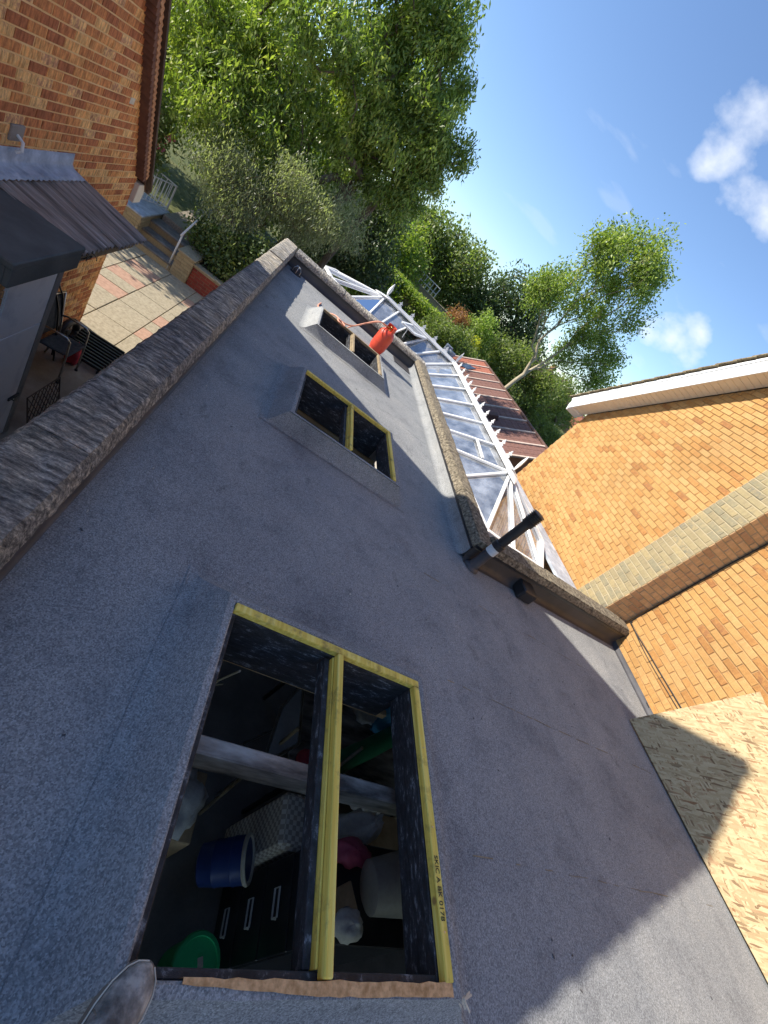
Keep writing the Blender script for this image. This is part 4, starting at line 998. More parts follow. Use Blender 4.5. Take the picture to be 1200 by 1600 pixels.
MB().lathe((-2.15, 6.45, GZ + .19), [(.0, 0), (.05, .0), (.05, .05), (0, .05)], 16, (1, 0, 0)).build('hub', 'steel', t)
for a in (0, 1.05, 2.09): MB().bar((-2.125, 6.45 - .14 * math.cos(a), GZ + .19 - .14 * math.sin(a)), (-2.125, 6.45 + .14 * math.cos(a), GZ + .19 + .14 * math.sin(a)), .012, .012).build('spoke', 'steel', t)
t = thing('wire_rack', 'rusty criss-cross wire panel leaning by the store door', 'rack', (-1.5, 4.75, GZ))
def wp(u_, v_): return (-1.58 + .10 * (1 - v_), 4.45 + .62 * u_, GZ + .02 + .42 * v_)
for k in range(9):
    for s_ in (1, -1):
        a, b_ = k / 8 - .25, k / 8 + .25
        if s_ < 0: a, b_ = b_, a
        lo, hi = max(0, min(1, a)), max(0, min(1, b_))
        va = (lo - a) / (b_ - a); vb = (hi - a) / (b_ - a)
        MB().tube([wp(lo, va), wp(hi, vb)], .005, 5).build('wire', 'dark_brown', t)
MB().tube([wp(0, 0), wp(1, 0), wp(1, 1), wp(0, 1), wp(0, 0)], .008, 6).build('rim', 'dark_brown', t)
MB().box((-1.52, 6.30, GZ + .0045), (-.6, 6.38, GZ + .035), .004).build('edging', 'slab_grey', pat)

# ------------------------------------------------------------------ steps, planter walls, railings
t = thing('garden_steps', 'dark stone garden steps rising from the patio to the upper garden', 'steps', (-3.0, 11.9, GZ))
for k in range(3):
    y0 = 11.42 + .36 * k; z1 = GZ + .17 * (k + 1)
    MB().box((-3.30, y0 + .02, GZ - .02), (-2.42, y0 + .40 if k < 2 else 12.66, z1 - .045)).build('riser', 'brick_buff', t)
    MB().box((-3.30, y0, z1 - .0445), (-2.41, y0 + .375 if k < 2 else 12.67, z1), .006).build('tread', 'step_stone', t)
def low_wall(name, label, x0, x1, y0, y1, zt, mort, br, cap, ns):
    t = thing(name, label, 'wall', ((x0 + x1) / 2, (y0 + y1) / 2, GZ))
    c = MB().box((x0 + .012, y0 + .012, GZ - .02), (x1 - .012, y1, zt - .04)).build('core', mort, t)
    brick_wall(c, (0, y0 + .012, 0), (1, 0, 0), (0, -1, 0), GZ, zt - .045, lambda z: [(x0 + .012, x1 - .012)], br, ns, D=.014)
    brick_wall(c, (x1 - .012, 0, 0), (0, 1, 0), (1, 0, 0), GZ, zt - .045, lambda z: [(y0 + .013, y1)], br, ns // 2, D=.014)
    brick_wall(c, (x0 + .012, 0, 0), (0, -1, 0), (-1, 0, 0), GZ, zt - .045, lambda z: [(-y1, -y0 - .013)], br, 0, D=.014)
    x = x0 - .02
    n = max(1, round((x1 - x0) / .6))
    for k in range(n):
        w = (x1 - x0 + .04) / n; MB().box((x + w * k + .003, y0 - .02, zt - .04), (x + w * (k + 1) - .003, y1 + .02, zt), .006).build('cap_stone', cap, t)
    return t
low_wall('step_pillar', 'yellow brick pillar beside the steps with pale stone cap', -2.40, -2.02, 11.40, 12.4, GZ + .60, 'mortar_pale', 'brick_buff', 'slab_grey', 60)
low_wall('planter_wall', 'low bright red brick planter wall below the overhanging tree', -2.015, -.42, 11.46, 11.68, GZ + .52, 'mortar_pale', 'brick_planter', 'slab_grey', 80)
low_wall('side_planter', 'yellow brick planter with grey slab top left of the steps', -4.6, -3.302, 11.55, 13.2, GZ + .63, 'mortar_pale', 'brick_buff', 'lead', 60)
struct(MB().box((-2.0, 11.68, GZ), (-.42, 12.62, GZ + .46)).build('planter_soil', 'soil'))
t = thing('handrail', 'white tubular handrail at the right side of the garden steps', 'handrail', (-2.46, 11.5, GZ))
MB().tube([(-2.47, 11.45, GZ + .02), (-2.47, 11.45, GZ + .92)], .02, 8).build('post', 'white_metal', t, True)
MB().tube([(-2.47, 12.65, GZ + .51), (-2.47, 12.65, GZ + 1.38)], .02, 8).build('post', 'white_metal', t, True)
MB().tube([(-2.47, 11.35, GZ + .88), (-2.47, 12.85, GZ + 1.50)], .022, 8).build('rail', 'white_metal', t, True)
t = thing('garden_railing', 'white metal railing with thin bars on top of the grey capped planter', 'railing', (-3.6, 12.2, GZ + .63))
zb_ = GZ + .632
def rail_run(p, q, n, hgt=.62):
    p, q = Vector(p), Vector(q)
    for zz in (.06, hgt): MB().tube([p + Vector((0, 0, zz)), q + Vector((0, 0, zz))], .014, 6).build('rail', 'white_metal', t)
    for k in range(n + 1):
        c = p.lerp(q, k / n); MB().tube([c + Vector((0, 0, 0 if k in (0, n) else .06)), c + Vector((0, 0, hgt))], .009 if k not in (0, n) else .016, 6).build('bar', 'white_metal', t)
rail_run((-3.95, 11.72, zb_), (-3.36, 13.1, zb_), 13); rail_run((-3.36, 13.14, zb_), (-4.5, 13.16, zb_), 10)
struct(MB().box((-3.25, 12.67, -2.1), (-2.3, 18, -1.93)).build('garden_path', 'gravel'))

# ------------------------------------------------------------------ yellow brick house on the right
rh = thing('right_house', 'yellow brick gable house with white bargeboard and projecting chimney breast', 'house', (7, 3, GZ))
aR = .116; ud = Vector((math.sin(aR), math.cos(aR), 0)); nd = Vector((-math.cos(aR), math.sin(aR), 0)); O = Vector((5.36, 3.0, 0))
def wy(u_, off=0, z=0): return O + ud * u_ + nd * off + Vector((0, 0, z))
UE = 4.95                                            # far corner
VSL = .70
def vtop(u_): return 1.86 + VSL * (4.66 - u_) if u_ > -1.2 else 1.86 + VSL * (4.66 + 1.2) - VSL * (-1.2 - u_)
mb = MB(); pr = [(UE, GZ - .1), (UE, vtop(UE)), (-1.2, vtop(-1.2)), (-7.1, vtop(-7.1)), (-7.1, GZ - .1)]
vs = [wy(a, -.001 - dd, z) for dd in (0, 7) for a, z in pr]
mb.add(vs, [(0, 1, 2, 3, 4), (9, 8, 7, 6, 5)] + [(k, 5 + k, 5 + (k + 1) % 5, (k + 1) % 5) for k in range(5)]); rw = mb.build('wall', 'mortar_yellow', rh)
PU0, PU1, PD = .27, .775, .42                         # chimney breast along the wall, and its projection
brick_wall(rw, O, ud, nd, -.6, 5.0, lambda z: ([(PU1, UE - .0)] if z > .0 else [(PU1, UE)]) + [(-3.2, PU0)], 'brick_yellow', 0, D=.014) if False else None
def sp_r(z):
    top_hi = UE if z < vtop(UE) - .03 else 4.66 - (z + .03 - 1.86) / VSL
    out = []
    if top_hi > PU1: out.append((PU1, top_hi))
    out.append((-3.2, min(PU0, top_hi))); return out
print('right wall', brick_wall(rw, O, ud, nd, -.55, 5.0, sp_r, 'brick_yellow', 225, D=.009, J=.009, visible=lambda P: P.z > .02 + (P.y - 3.0) * .02 and not (3.2 < P.y < 4.2) and (P.y < 3.2 or P.z > .2)))
# chimney breast
def pbox(u0, u1, d0, d1, z0, z1):
    vs = [wy(a, d_, z) for z in (z0, z1) for a, d_ in ((u0, d0), (u1, d0), (u1, d1), (u0, d1))]
    return MB().add(vs, [(0, 1, 2, 3), (7, 6, 5, 4), (0, 4, 5, 1), (1, 5, 6, 2), (2, 6, 7, 3), (3, 7, 4, 0)])
cb = pbox(PU0 + .012, PU1 - .012, -.01, PD - .012, GZ - .1, 6.2).build('chimney_breast', 'mortar_pale', rh)
brick_wall(cb, wy(0, PD - .012), ud, nd, -.3, 4.6, lambda z: [(PU0 + .012, PU1 - .012)], 'brick_pale', 60, D=.007, visible=lambda P: P.z > .2)
brick_wall(cb, wy(PU0 + .012, 0), nd, -ud, -.3, 4.6, lambda z: [(.0, PD - .013)], 'brick_stack', 40, D=.007, visible=lambda P: P.z > .2)
brick_wall(cb, wy(PU1 - .012, 0), -nd, ud, -.3, 4.6, lambda z: [(-PD + .013, 0)], 'brick_stack', 0, D=.012)
# verge: soffit boards, white bargeboard, tiles on top
vd = (wy(-1.2, 0, vtop(-1.2)) - wy(4.66, 0, vtop(4.66))).normalized(); vn = nd.cross(vd)
if vn.z < 0: vn = -vn
s0 = wy(5.18, 0, vtop(5.18)); Lv = (wy(-1.2, 0, vtop(-1.2)) - s0).length
s_ = .10
while s_ < Lv:
    c = s0 + vd * (s_ + .048) + nd * .155 + vn * .012
    R = Matrix((nd, vd, vn)).transposed(); MB().obox(c, (.285, .093, .010), R, .002).build('soffit_board', 'upvc_soffit', rh); s_ += .0965
R = Matrix((nd, vd, vn)).transposed()
MB().obox(s0 + vd * (Lv / 2) + nd * .31 + vn * .105, (.022, Lv, .24), R, .004).build('bargeboard', 'upvc', rh)
MB().obox(s0 + vd * (Lv / 2) + nd * .327 + vn * .215, (.014, Lv, .05), R, .003).build('barge_trim', 'upvc', rh)
MB().obox(s0 + vd * .05 + nd * .155 + vn * .06, (.30, .20, .17), R, .006).build('eave_box', 'upvc', rh)
MB().obox(s0 + vd * .62 + nd * .3235 + vn * .105, (.004, .05, .235), R, .001).build('barge_joint', 'upvc', rh)
k = 0; s_ = -.06
while s_ < Lv:
    c = s0 + vd * (s_ + .13) + nd * (-2.9) + vn * (.262 + .008)
    tl = Matrix.Rotation(-.07, 3, 'X')
    MB().obox(c + Vector((0, 0, random.uniform(-.004, .004))), (6.55, .30, .022), R @ tl, .004).build('tile_course', 'roof_moss', rh); s_ += .24
mb = MB(); n = 40
vs = [wy(a, d_, vtop(-1.2) + dz) for a, dz in ((-1.2, .25), (-7.3, -VSL * 6.1 + .25)) for d_ in (.35, -6.1)]
mb.add(vs, [(0, 1, 3, 2)]); o = mb.build('rear_slope', 'roof_moss', rh); o.modifiers.new('s', 'SOLIDIFY').thickness = .05
# cable stapled to the wall
t = MB().tube(bez([wy(.02, .018, 4.2), wy(.245, .018, 2.2), wy(.24, .018, .5), wy(.215, .018, .36), wy(.19, .018, .33), wy(-.3, .018, .335), wy(-1.0, .018, .345), wy(-2.2, .018, .36)], 6), .006, 6).build('wall_cable', 'black_plastic'); tag(t, 'thin black cable clipped along the yellow brick wall beside the chimney breast', 'cable')
t = MB().tube(bez([wy(.20, .03, .34), wy(-.3, .018, .30), wy(-1.0, .018, .31), wy(-2.2, .018, .33)], 6), .004, 6).build('wall_cable', 'black_plastic'); tag(t, 'second thinner cable running just under the clipped wall cable', 'cable')
MB().obox(wy(-.78, .012, .05), (.02, .06, .008), Matrix.Rotation(-aR, 3, 'Z'), .001).build('weep_slot', 'black_plastic', rh)

# ------------------------------------------------------------------ conservatory behind the parapet
cv_ = thing('conservatory', 'white framed conservatory with glass roof and ridge cresting behind the parapet', 'conservatory', (3.7, 7, GZ))
ZR, ZE = .38, 0.0
H1, H2, H3 = Vector((1.67, 10.38, ZR)), Vector((3.78, 9.93, ZR)), Vector((3.735, 5.11, ZR))
def cbar(p, q, w=.05, h=.045, nm='glazing_bar', up=(0, 0, 1)): return MB().bar(p, q, w, h, up, .006).build(nm, 'upvc', cv_)
def pane(pts, par=None):
    pts = [Vector(p) for p in pts]; n_ = (pts[1] - pts[0]).cross(pts[2] - pts[0]).normalized()
    if n_.z < 0: n_ = -n_
    k = len(pts); vs = pts + [p - n_ * .012 for p in pts]
    fs = [tuple(range(k)), tuple(range(2 * k - 1, k - 1, -1))] + [(i, (i + 1) % k, k + (i + 1) % k, k + i) for i in range(k)]
    return MB().add(vs, fs).build('pane', 'glass', par or cv_)
# eave polyline, anticlockwise seen from above
EV = [Vector(p) for p in ((2.86, 5.45, ZE), (3.02, 4.78, ZE), (3.25, 3.92, ZE), (3.72, 3.90, ZE), (4.25, 3.95, ZE), (4.72, 4.62, ZE), (4.80, 5.3, ZE))]
for k in (2, 3, 4): EV[k] = H3 + (EV[k] - H3) * 1.10
for k, e in enumerate(EV):
    cbar(H3, e, .042, .04)
    if k: pane([H3 - Vector((0, 0, .02)), EV[k - 1] - Vector((0, 0, .02)), e - Vector((0, 0, .02))]); cbar(EV[k - 1], e, .07, .06, 'eave_beam')
# long wing: left and right slopes
NB = 6
Lp = [H3.lerp(H2, k / NB) for k in range(NB + 1)]
VAL = Vector((2.86, 9.05, ZE)); VAR = Vector((4.80, 10.8, ZE))
le = [EV[0].lerp(VAL, k / NB) for k in range(NB + 1)]; re_ = [EV[-1].lerp(Vector((4.80, 10.3, ZE)), k / NB) for k in range(NB + 1)]
dz = Vector((0, 0, .02))
for k in range(1, NB + 1): cbar(Lp[k], le[k], .045 if k < NB else .06, .04); cbar(Lp[k], re_[k], .045, .04)
for k in range(NB):
    pane([Lp[k] - dz, Lp[k + 1] - dz, le[k + 1] - dz, le[k] - dz]); pane([Lp[k] - dz, Lp[k + 1] - dz, re_[k + 1] - dz, re_[k] - dz])
cbar(EV[0], VAL, .07, .06, 'eave_beam'); cbar(EV[-1], re_[-1], .07, .06, 'eave_beam')
# small opening light in one pane
a = Lp[0].lerp(le[0], .42).lerp(Lp[1].lerp(le[1], .42), .1); b_ = Lp[0].lerp(le[0], .36).lerp(Lp[1].lerp(le[1], .36), .98)
cbar(a + Vector((0, 0, .012)), b_ + Vector((0, 0, .012)), .05, .03, 'vent_rail')
# cross wing: front slope towards us, back slope, fan at its far left end
NA = 5
Ap = [H2.lerp(H1, k / NA) for k in range(NA + 1)]
FE = [VAL.lerp(Vector((1.45, 9.42, ZE)), k / NA) for k in range(NA + 1)]; BE = [Vector((4.80, 10.9, ZE)).lerp(Vector((1.9, 11.45, ZE)), k / NA) for k in range(NA + 1)]
for k in range(NA + 1):
    cbar(Ap[k], FE[k], .042, .04); cbar(Ap[k], BE[k], .042, .04)
for k in range(NA):
    if k != 2: pane([Ap[k] - dz, Ap[k + 1] - dz, FE[k + 1] - dz, FE[k] - dz])
    pane([Ap[k] - dz, Ap[k + 1] - dz, BE[k + 1] - dz, BE[k] - dz])
cbar(FE[0], FE[-1], .07, .06, 'eave_beam'); cbar(BE[0], BE[-1], .07, .06, 'eave_beam')
pane([H2 - dz, BE[0] - dz, re_[-1] - dz])
EA = [FE[-1], Vector((.95, 9.5, ZE)), Vector((.50, 9.85, ZE)), Vector((.32, 10.4, ZE)), Vector((.55, 11.0, ZE)), Vector((1.1, 11.4, ZE)), BE[-1]]
for k, e in enumerate(EA):
    if 0 < k < len(EA) - 1: cbar(H1, e, .042, .04)
    if k: pane([H1 - dz, EA[k - 1] - dz, e - dz]); cbar(EA[k - 1], e, .07, .06, 'eave_beam')
# propped open roof vent in the cross wing
v0, v1 = Ap[2].lerp(FE[2], .06), Ap[3].lerp(FE[3], .06); w0, w1 = Ap[2].lerp(FE[2], .78) + Vector((0, 0, .26)), Ap[3].lerp(FE[3], .78) + Vector((0, 0, .26))
up_ = (v1 - v0).cross(w0 - v0).normalized()
vt = MB().bar(v0, v1, .06, .04, up_, .005).bar(w0, w1, .06, .04, up_, .005).bar(v0, w0, .06, .04, up_, .005).bar(v1, w1, .06, .04, up_, .005).build('roof_vent', 'upvc', cv_)
pane([v0, v1, w1, w0], vt); MB().tube([w0.lerp(w1, .5), Ap[2].lerp(FE[2], .7).lerp(Ap[3].lerp(FE[3], .7), .5)], .010, 6).build('stay', 'upvc', vt)
# ridge capping, cresting and finials
for p, q in ((H1, H2), (H2, H3)):
    MB().bar(p + Vector((0, 0, .02)), q + Vector((0, 0, .02)), .16, .045, (0, 0, 1), .012).build('ridge_cap', 'upvc', cv_)
    MB().bar(p + Vector((0, 0, .055)), q + Vector((0, 0, .055)), .07, .022, (0, 0, 1), .006).build('ridge_rail', 'upvc', cv_)
def almond(c, d_, side, L, wd, th, nm):
    """pointed leaf shape along d_, widest along side"""
    c, d_, side = Vector(c), Vector(d_).normalized(), Vector(side).normalized(); nn_ = d_.cross(side); n = 10; vs = []
    for k in range(n + 1):
        t_ = k / n; w = wd * math.sin(math.pi * min(1, max(.0, t_)) ** .8) + .002; h = th * (math.sin(math.pi * t_) ** .6 + .08)
        P = c + d_ * (L * t_); vs += [P + side * w, P + nn_ * h, P - side * w, P - nn_ * h]
    fs = [(k * 4 + j, k * 4 + (j + 1) % 4, (k + 1) * 4 + (j + 1) % 4, (k + 1) * 4 + j) for k in range(n) for j in range(4)]
    return smooth_auto(MB().add(vs, fs).build(nm, 'upvc', cv_), 50)
for Hh, dr_ in ((H1, H1 - H2), (H3, H3 - H2), (H2, Vector((1, 1, 0)))):
    dd = Vector((dr_.x, dr_.y, 0)).normalized(); sd2 = Vector((dd.y, -dd.x, 0))
    almond(Hh + Vector((0, 0, .05)), Vector((0, 0, 1)), sd2 * .4 + dd, .29, .045, .024, 'finial')
    if Hh is not H2: almond(Hh - dd * .18 + Vector((0, 0, .052)), dd * 1 + Vector((0, 0, -.18)), sd2, .46, .13, .02, 'end_boss')
def crest(c, dd):
    sd2 = Vector((dd.y, -dd.x, 0)); mb = MB(); c = Vector(c); o2 = [(-.06, 0), (.06, 0), (.05, .03), (.018, .035), (.018, .05), (.05, .065), (.02, .085), (0, .125), (-.02, .085), (-.05, .065), (-.018, .05), (-.018, .035), (-.05, .03)]
    n = len(o2); vs = [c + dd * x + Vector((0, 0, z)) + sd2 * s_ for s_ in (-.009, .009) for x, z in o2]
    mb.add(vs, [tuple(range(n)), tuple(range(2 * n - 1, n - 1, -1))] + [(k, (k + 1) % n, n + (k + 1) % n, n + k) for k in range(n)]); mb.build('cresting', 'upvc', cv_)
for p, q, n in ((H1, H2, 6), (H2, H3, 13)):
    dd = (q - p).normalized()
    for k in range(1, n): crest(p.lerp(q, k / n) + Vector((0, 0, .065)), dd)
# frames and glazed sides under the eaves
outline = EV + re_[1:] + [BE[0]] + BE[1:] + EA[-2:0:-1] + FE[::-1] + le[::-1][1:-1]
for k in range(len(outline)):
    a, b_ = outline[k], outline[(k + 1) % len(outline)]
    if (a - b_).length < .05: continue
    MB().bar(a - Vector((0, 0, .03)), Vector((a.x, a.y, GZ)), .06, .06, (1, 0, 0), .004).build('post', 'upvc', cv_)
    lo = Vector((0, 0, GZ + .6)); 
    vs = [Vector((a.x, a.y, GZ)), Vector((b_.x, b_.y, GZ)), Vector((b_.x, b_.y, GZ + .6)), Vector((a.x, a.y, GZ + .6))]
    o = MB().add(vs, [(0, 1, 2, 3)]).build('dwarf_wall', 'brick_far', cv_); o.modifiers.new('s', 'SOLIDIFY').thickness = .08
    g0, g1 = Vector((a.x, a.y, GZ + .62)), Vector((b_.x, b_.y, GZ + .62))
    MB().add([g0, g1, Vector((b_.x, b_.y, -.06)), Vector((a.x, a.y, -.06))], [(0, 1, 2, 3)]).build('side_pane', 'glass', cv_)
o = MB().box((.6, 8.6, GZ), (4.78, 11.3, GZ + .03)).build('floor', 'cream', cv_); MB().box((3.0, 4.0, GZ), (4.76, 8.59, GZ + .03)).build('floor', 'cream', cv_)
# items dimly seen through the glass
t = thing('conservatory_sofa', 'pale sofa inside the conservatory seen through the glass roof', 'sofa', (3.5, 7, GZ))
MB().box((3.1, 6.2, GZ + .031), (3.9, 8.0, GZ + .42), .05).build('seat', 'cream', t); MB().box((3.05, 6.2, GZ + .421), (3.3, 8.0, GZ + .85), .05).build('backrest', 'cream', t)
# lead valley gutter between conservatory and brick house
t = MB().box((4.84, 3.85, -.10), (5.35, 8.0, -.06), .004).build('valley_gutter', 'lead', rh)
almond((4.62, 3.75, .22), (0, 0, 1), (1, 0, 0), .001, .001, .001, 'x') if False else None

# ------------------------------------------------------------------ brown roofed outbuilding beyond
br_ = thing('brown_roof_outbuilding', 'outbuilding with brown tiled roof and pale ribs beyond the conservatory', 'outbuilding', (9, 15, GZ))
RX, RZ, EX, EZ_ = 8.0, .30, 6.35, -.65; YA, YB = 9.9, 18.4
MB().box((EX + .25, YA + .2, GZ - .2), (RX + 1.6, YB - .2, EZ_ - .02)).build('wall', 'brick_far', br_)
sl = Vector((RX - EX, 0, RZ - EZ_)); Ls_ = sl.length; sl.normalize(); nrm = Vector((-sl.z, 0, sl.x)); Rr = Matrix((sl, Vector((0, 1, 0)), nrm)).transposed()
nb = 10; stp = (YB - YA) / nb
for k in range(nb):
    ya = YA + stp * k; m_ = 'roof_tile_red' if k >= 8 else 'roof_slate'
    rows = 9; mb = MB()
    for j in range(rows):
        for i in range(3):
            c = Vector((EX, 0, EZ_)) + sl * (Ls_ * (j + .5) / rows) + Vector((0, ya + stp * (i + .5) / 3, 0)) + nrm * .012
            mb.obox(c, (Ls_ / rows * 1.12, stp / 3 - .012, .020), Rr @ Matrix.Rotation(.05, 3, 'Y'), .003)
    mb.build('tile_field', m_, br_)
    MB().obox(Vector((EX, ya, EZ_)) + sl * (Ls_ / 2) + nrm * .035, (Ls_ * 1.02, .075, .07), Rr, .01).build('rib', 'rib_pale', br_)
MB().obox(Vector((EX, YB, EZ_)) + sl * (Ls_ / 2) + nrm * .035, (Ls_ * 1.02, .09, .08), Rr, .01).build('rib', 'rib_pale', br_)
mb = MB().add([Vector((RX, YA, RZ)), Vector((RX, YB, RZ)), Vector((RX + 1.8, YB, EZ_)), Vector((RX + 1.8, YA, EZ_))], [(0, 1, 2, 3)]); o = mb.build('rear_slope', 'roof_slate', br_); o.modifiers.new('s', 'SOLIDIFY').thickness = .03
MB().bar((RX, YA, RZ + .03), (RX, YB, RZ + .03), .14, .07, (0, 0, 1), .02).build('ridge', 'roof_tile_brown', br_)
for y in (YA + .05, YB - .05): MB().add([Vector((EX + .1, y, EZ_)), Vector((RX + 1.7, y, EZ_)), Vector((RX, y, RZ - .02))], [(0, 1, 2)]).build('gable', 'brick_far', br_)
v_ = MB().obox(Vector((EX, 12.3, EZ_)) + sl * (Ls_ * .33) + nrm * .10, (.30, .28, .18), Rr, .02).build('roof_vent', 'roof_tile_brown', br_)
MB().obox(Vector((EX, 17.2, EZ_)) + sl * (Ls_ * .45) + nrm * .045, (.5, .5, .02), Rr @ Matrix.Rotation(.5, 3, 'Z'), .005).build('rooflight', 'window_dark', br_)
for i, (x, y) in enumerate(((6.15, 17.9), (6.05, 16.9))):
    o = MB().lathe((x, y, -.75), [(.14, 0), (.16, .04), (.15, .5), (.17, .56), (.17, .62), (.12, .62), (.12, .3), (0, .3)], 18).build('chimney_pot', 'lead', br_); smooth_auto(o)

# ------------------------------------------------------------------ vegetation
def leaves_mesh(name, m, C, sig, per, L, Wd, droop=.0, parent=None, flat=(1, 1, 1), up=.35, kind=None):
    C = np.asarray(C, float); n = len(C) * per
    cc = np.repeat(C, per, 0) + np.clip(rng.normal(0, 1, (n, 3)), -1.7, 1.7) * np.asarray(sig) * np.asarray(flat)
    ax = rng.normal(0, 1, (n, 3)); ax[:, 2] -= droop * 2; ax /= np.linalg.norm(ax, axis=1, keepdims=True)
    nr = rng.normal(0, 1, (n, 3)); nr[:, 2] += up * 2; sd3 = np.cross(ax, nr); sd3 /= np.linalg.norm(sd3, axis=1, keepdims=True) + 1e-9
    nrm3 = np.cross(sd3, ax)
    l = L * rng.lognormal(0, .32, (n, 1)); w = Wd * rng.uniform(.7, 1.2, (n, 1))
    V = np.stack([cc, cc + ax * l * .45 + sd3 * w * .5 + nrm3 * w * .12, cc + ax * l, cc + ax * l * .45 - sd3 * w * .5 + nrm3 * w * .12], 1).reshape(-1, 3)
    me = bpy.data.meshes.new(name); me.vertices.add(4 * n); me.vertices.foreach_set('co', V.astype('f').ravel())
    me.loops.add(4 * n); me.loops.foreach_set('vertex_index', np.arange(4 * n, dtype='i'))
    me.polygons.add(n); me.polygons.foreach_set('loop_start', np.arange(0, 4 * n, 4, dtype='i')); me.polygons.foreach_set('loop_total', np.full(n, 4, 'i'))
    me.update(calc_edges=True)
    clr = np.repeat(rng.random(len(C)), per) * .45 + rng.random(n) * .55
    a = me.attributes.new('rnd', 'FLOAT', 'POINT'); a.data.foreach_set('value', np.repeat(clr, 4).astype('f'))
    me.materials.append(MATS[m]); o = bpy.data.objects.new(name, me); link(o, parent)
    if kind: o['kind'] = kind
    return o
def sample_blobs(blobs, n, shell=.55):
    vol = np.array([b_[3] ** 2.2 for b_ in blobs]); vol /= vol.sum(); out = []
    for b_, k in zip(blobs, rng.multinomial(n, vol)):
        d_ = rng.normal(0, 1, (k, 3)); d_ /= np.linalg.norm(d_, axis=1, keepdims=True)
        rr = (shell + (1 - shell) * rng.random((k, 1)) ** .6) * b_[3] * rng.uniform(.82, 1.15, (k, 1))
        fz = b_[4] if len(b_) > 4 else 1
        out.append(np.array(b_[:3]) + d_ * rr * np.array([1, 1, fz]))
    return np.concatenate(out)
def tree(name, label, base, trunk, r0, blobs, ncl, m, per, sig, L, Wd, droop=.2, bark='bark', group=None, shell=.5, twig=.010, minr=.008, flat=(1, 1, 1), fan=0.0):
    t = thing(name, label, 'tree' if 'tree' in name else 'shrub', base, group)
    C = sample_blobs(blobs, ncl, shell)
    nodes_ = [Vector(p) for p in trunk]; par = [max(0, i - 1) for i in range(len(trunk))]; par[0] = -1
    fork = Vector(trunk[-1]); order = np.argsort(np.linalg.norm(C - np.array(fork), axis=1))
    arr = [np.array(p) for p in nodes_]; plen = [0.0] * len(arr)
    for idx in order:
        P = C[idx]; A = np.array(arr); dist = np.linalg.norm(A - P, axis=1) + .15 * np.maximum(0, A[:, 2] - P[2]) + fan * np.array(plen)
        if len(trunk) > 2: dist[:len(trunk) // 2] += 2
        j = int(np.argmin(dist)); a = A[j]; d_ = P - a; ln = np.linalg.norm(d_); ns = max(1, int(ln / .35)); cur = j
        for k in range(1, ns + 1):
            q = a + d_ * k / ns; q = q + rng.normal(0, .035, 3) * ln * (0 if k == ns else 1) + np.array([0, 0, .10 * ln * math.sin(math.pi * k / ns)])
            plen.append(plen[cur] + ln / ns); arr.append(q); par.append(cur); cur = len(arr) - 1
    n = len(arr); w = np.zeros(n); ch = [[] for _ in range(n)]
    for i in range(n - 1, 0, -1):
        if not ch[i]: w[i] = 1
        w[par[i]] += w[i]; ch[par[i]].append(i)
    rad = np.maximum(minr * .6, r0 * np.sqrt(w / max(1, w[0])))
    mb = MB(); done = set()
    for i in range(1, n):                                   # chains of largest children
        p = par[i]; main = max(ch[p], key=lambda c_: w[c_])
        if main == i and p != 0 and par[p] >= 0: continue
        chain = [p, i]; c_ = i
        while ch[c_]: c_ = max(ch[c_], key=lambda q: w[q]); chain.append(c_)
        rr = [min(rad[chain[1]] * 1.1, rad[chain[0]])] + [rad[q] for q in chain[1:]]; rr[-1] *= .5
        mb.tube([arr[q] for q in chain], rr, 7 if rr[0] > .04 else 4, False)
    mb.build('trunk', bark, t, True)
    leaves_mesh('crown', m, C, sig, per, L, Wd, droop, t, flat)
    return t
def B(pts, y, r, dy=0, f=1): return [(x, y + dy * random.uniform(-1, 1), z, r * random.uniform(.85, 1.15), f) for x, _, z in pts]
big = [(-4.11, 14, 1.45), (-2.83, 14, 1.76), (-2.07, 14, 3.21), (-.98, 14, 4.16), (-.32, 14, 4.6), (-.99, 14, 2.78), (.05, 14, 3.3), (.45, 14, 3.55), (-2.01, 14, .99), (-.58, 14, 1.73), (.45, 14, 2.5), (-3.3, 14, .6), (-4.16, 14, .8), (-3.55, 14, 2.43), (-2.4, 14, 4.6), (-1.0, 14, 5.3), (-1.9, 14, 5.9), (-3.6, 14, 3.7)]
tree('overhanging_tree', 'large leafy green tree with hanging leaves above the red planter wall', (-1.0, 13.8, -2.0), [(-1.05, 13.8, -2.1), (-.85, 13.8, -1.0), (-.62, 13.85, -.2), (-.34, 13.9, .55), (-.15, 14, 1.2)], .15,
     B(big, 14, .95, .8), 760, 'leaf_main', 95, .155, .125, .046, .75, shell=.35)
sp = [(.75, 13.6, 3.6), (.55, 13.8, 4.05), (1.15, 13.7, 3.05), (.95, 13.6, 2.45), (-.15, 13.7, 4.6), (1.0, 13.5, 2.0), (1.25, 13.6, 3.5)]
tree('outer_tree', 'spreading outer boughs of a second leafy tree against the open sky', (.2, 14.4, -2.0), [(.2, 14.4, -2.1), (.3, 14.3, -.5), (.45, 14.1, .9), (.6, 14, 1.8)], .10,
     [(x, y, z, .42, 1) for x, y, z in sp] + [(1.6, 13.6, 3.95, .26, 1), (1.5, 13.6, 2.75, .26, 1), (1.35, 13.7, 2.2, .24, 1), (.1, 13.7, 4.95, .3, 1), (.75, 13.7, 4.5, .26, 1), (1.75, 13.6, 3.55, .2, 1)], 210, 'leaf_main', 60, .13, .115, .043, .7, shell=.0)
weep = [(-2.5, 12.7, -.45), (-1.9, 12.7, -.25), (-1.25, 12.7, .5), (-.4, 12.7, .4), (-1.95, 12.7, -.9), (-2.6, 12.9, -.1), (-.7, 12.7, -.2), (.2, 12.9, .75)]
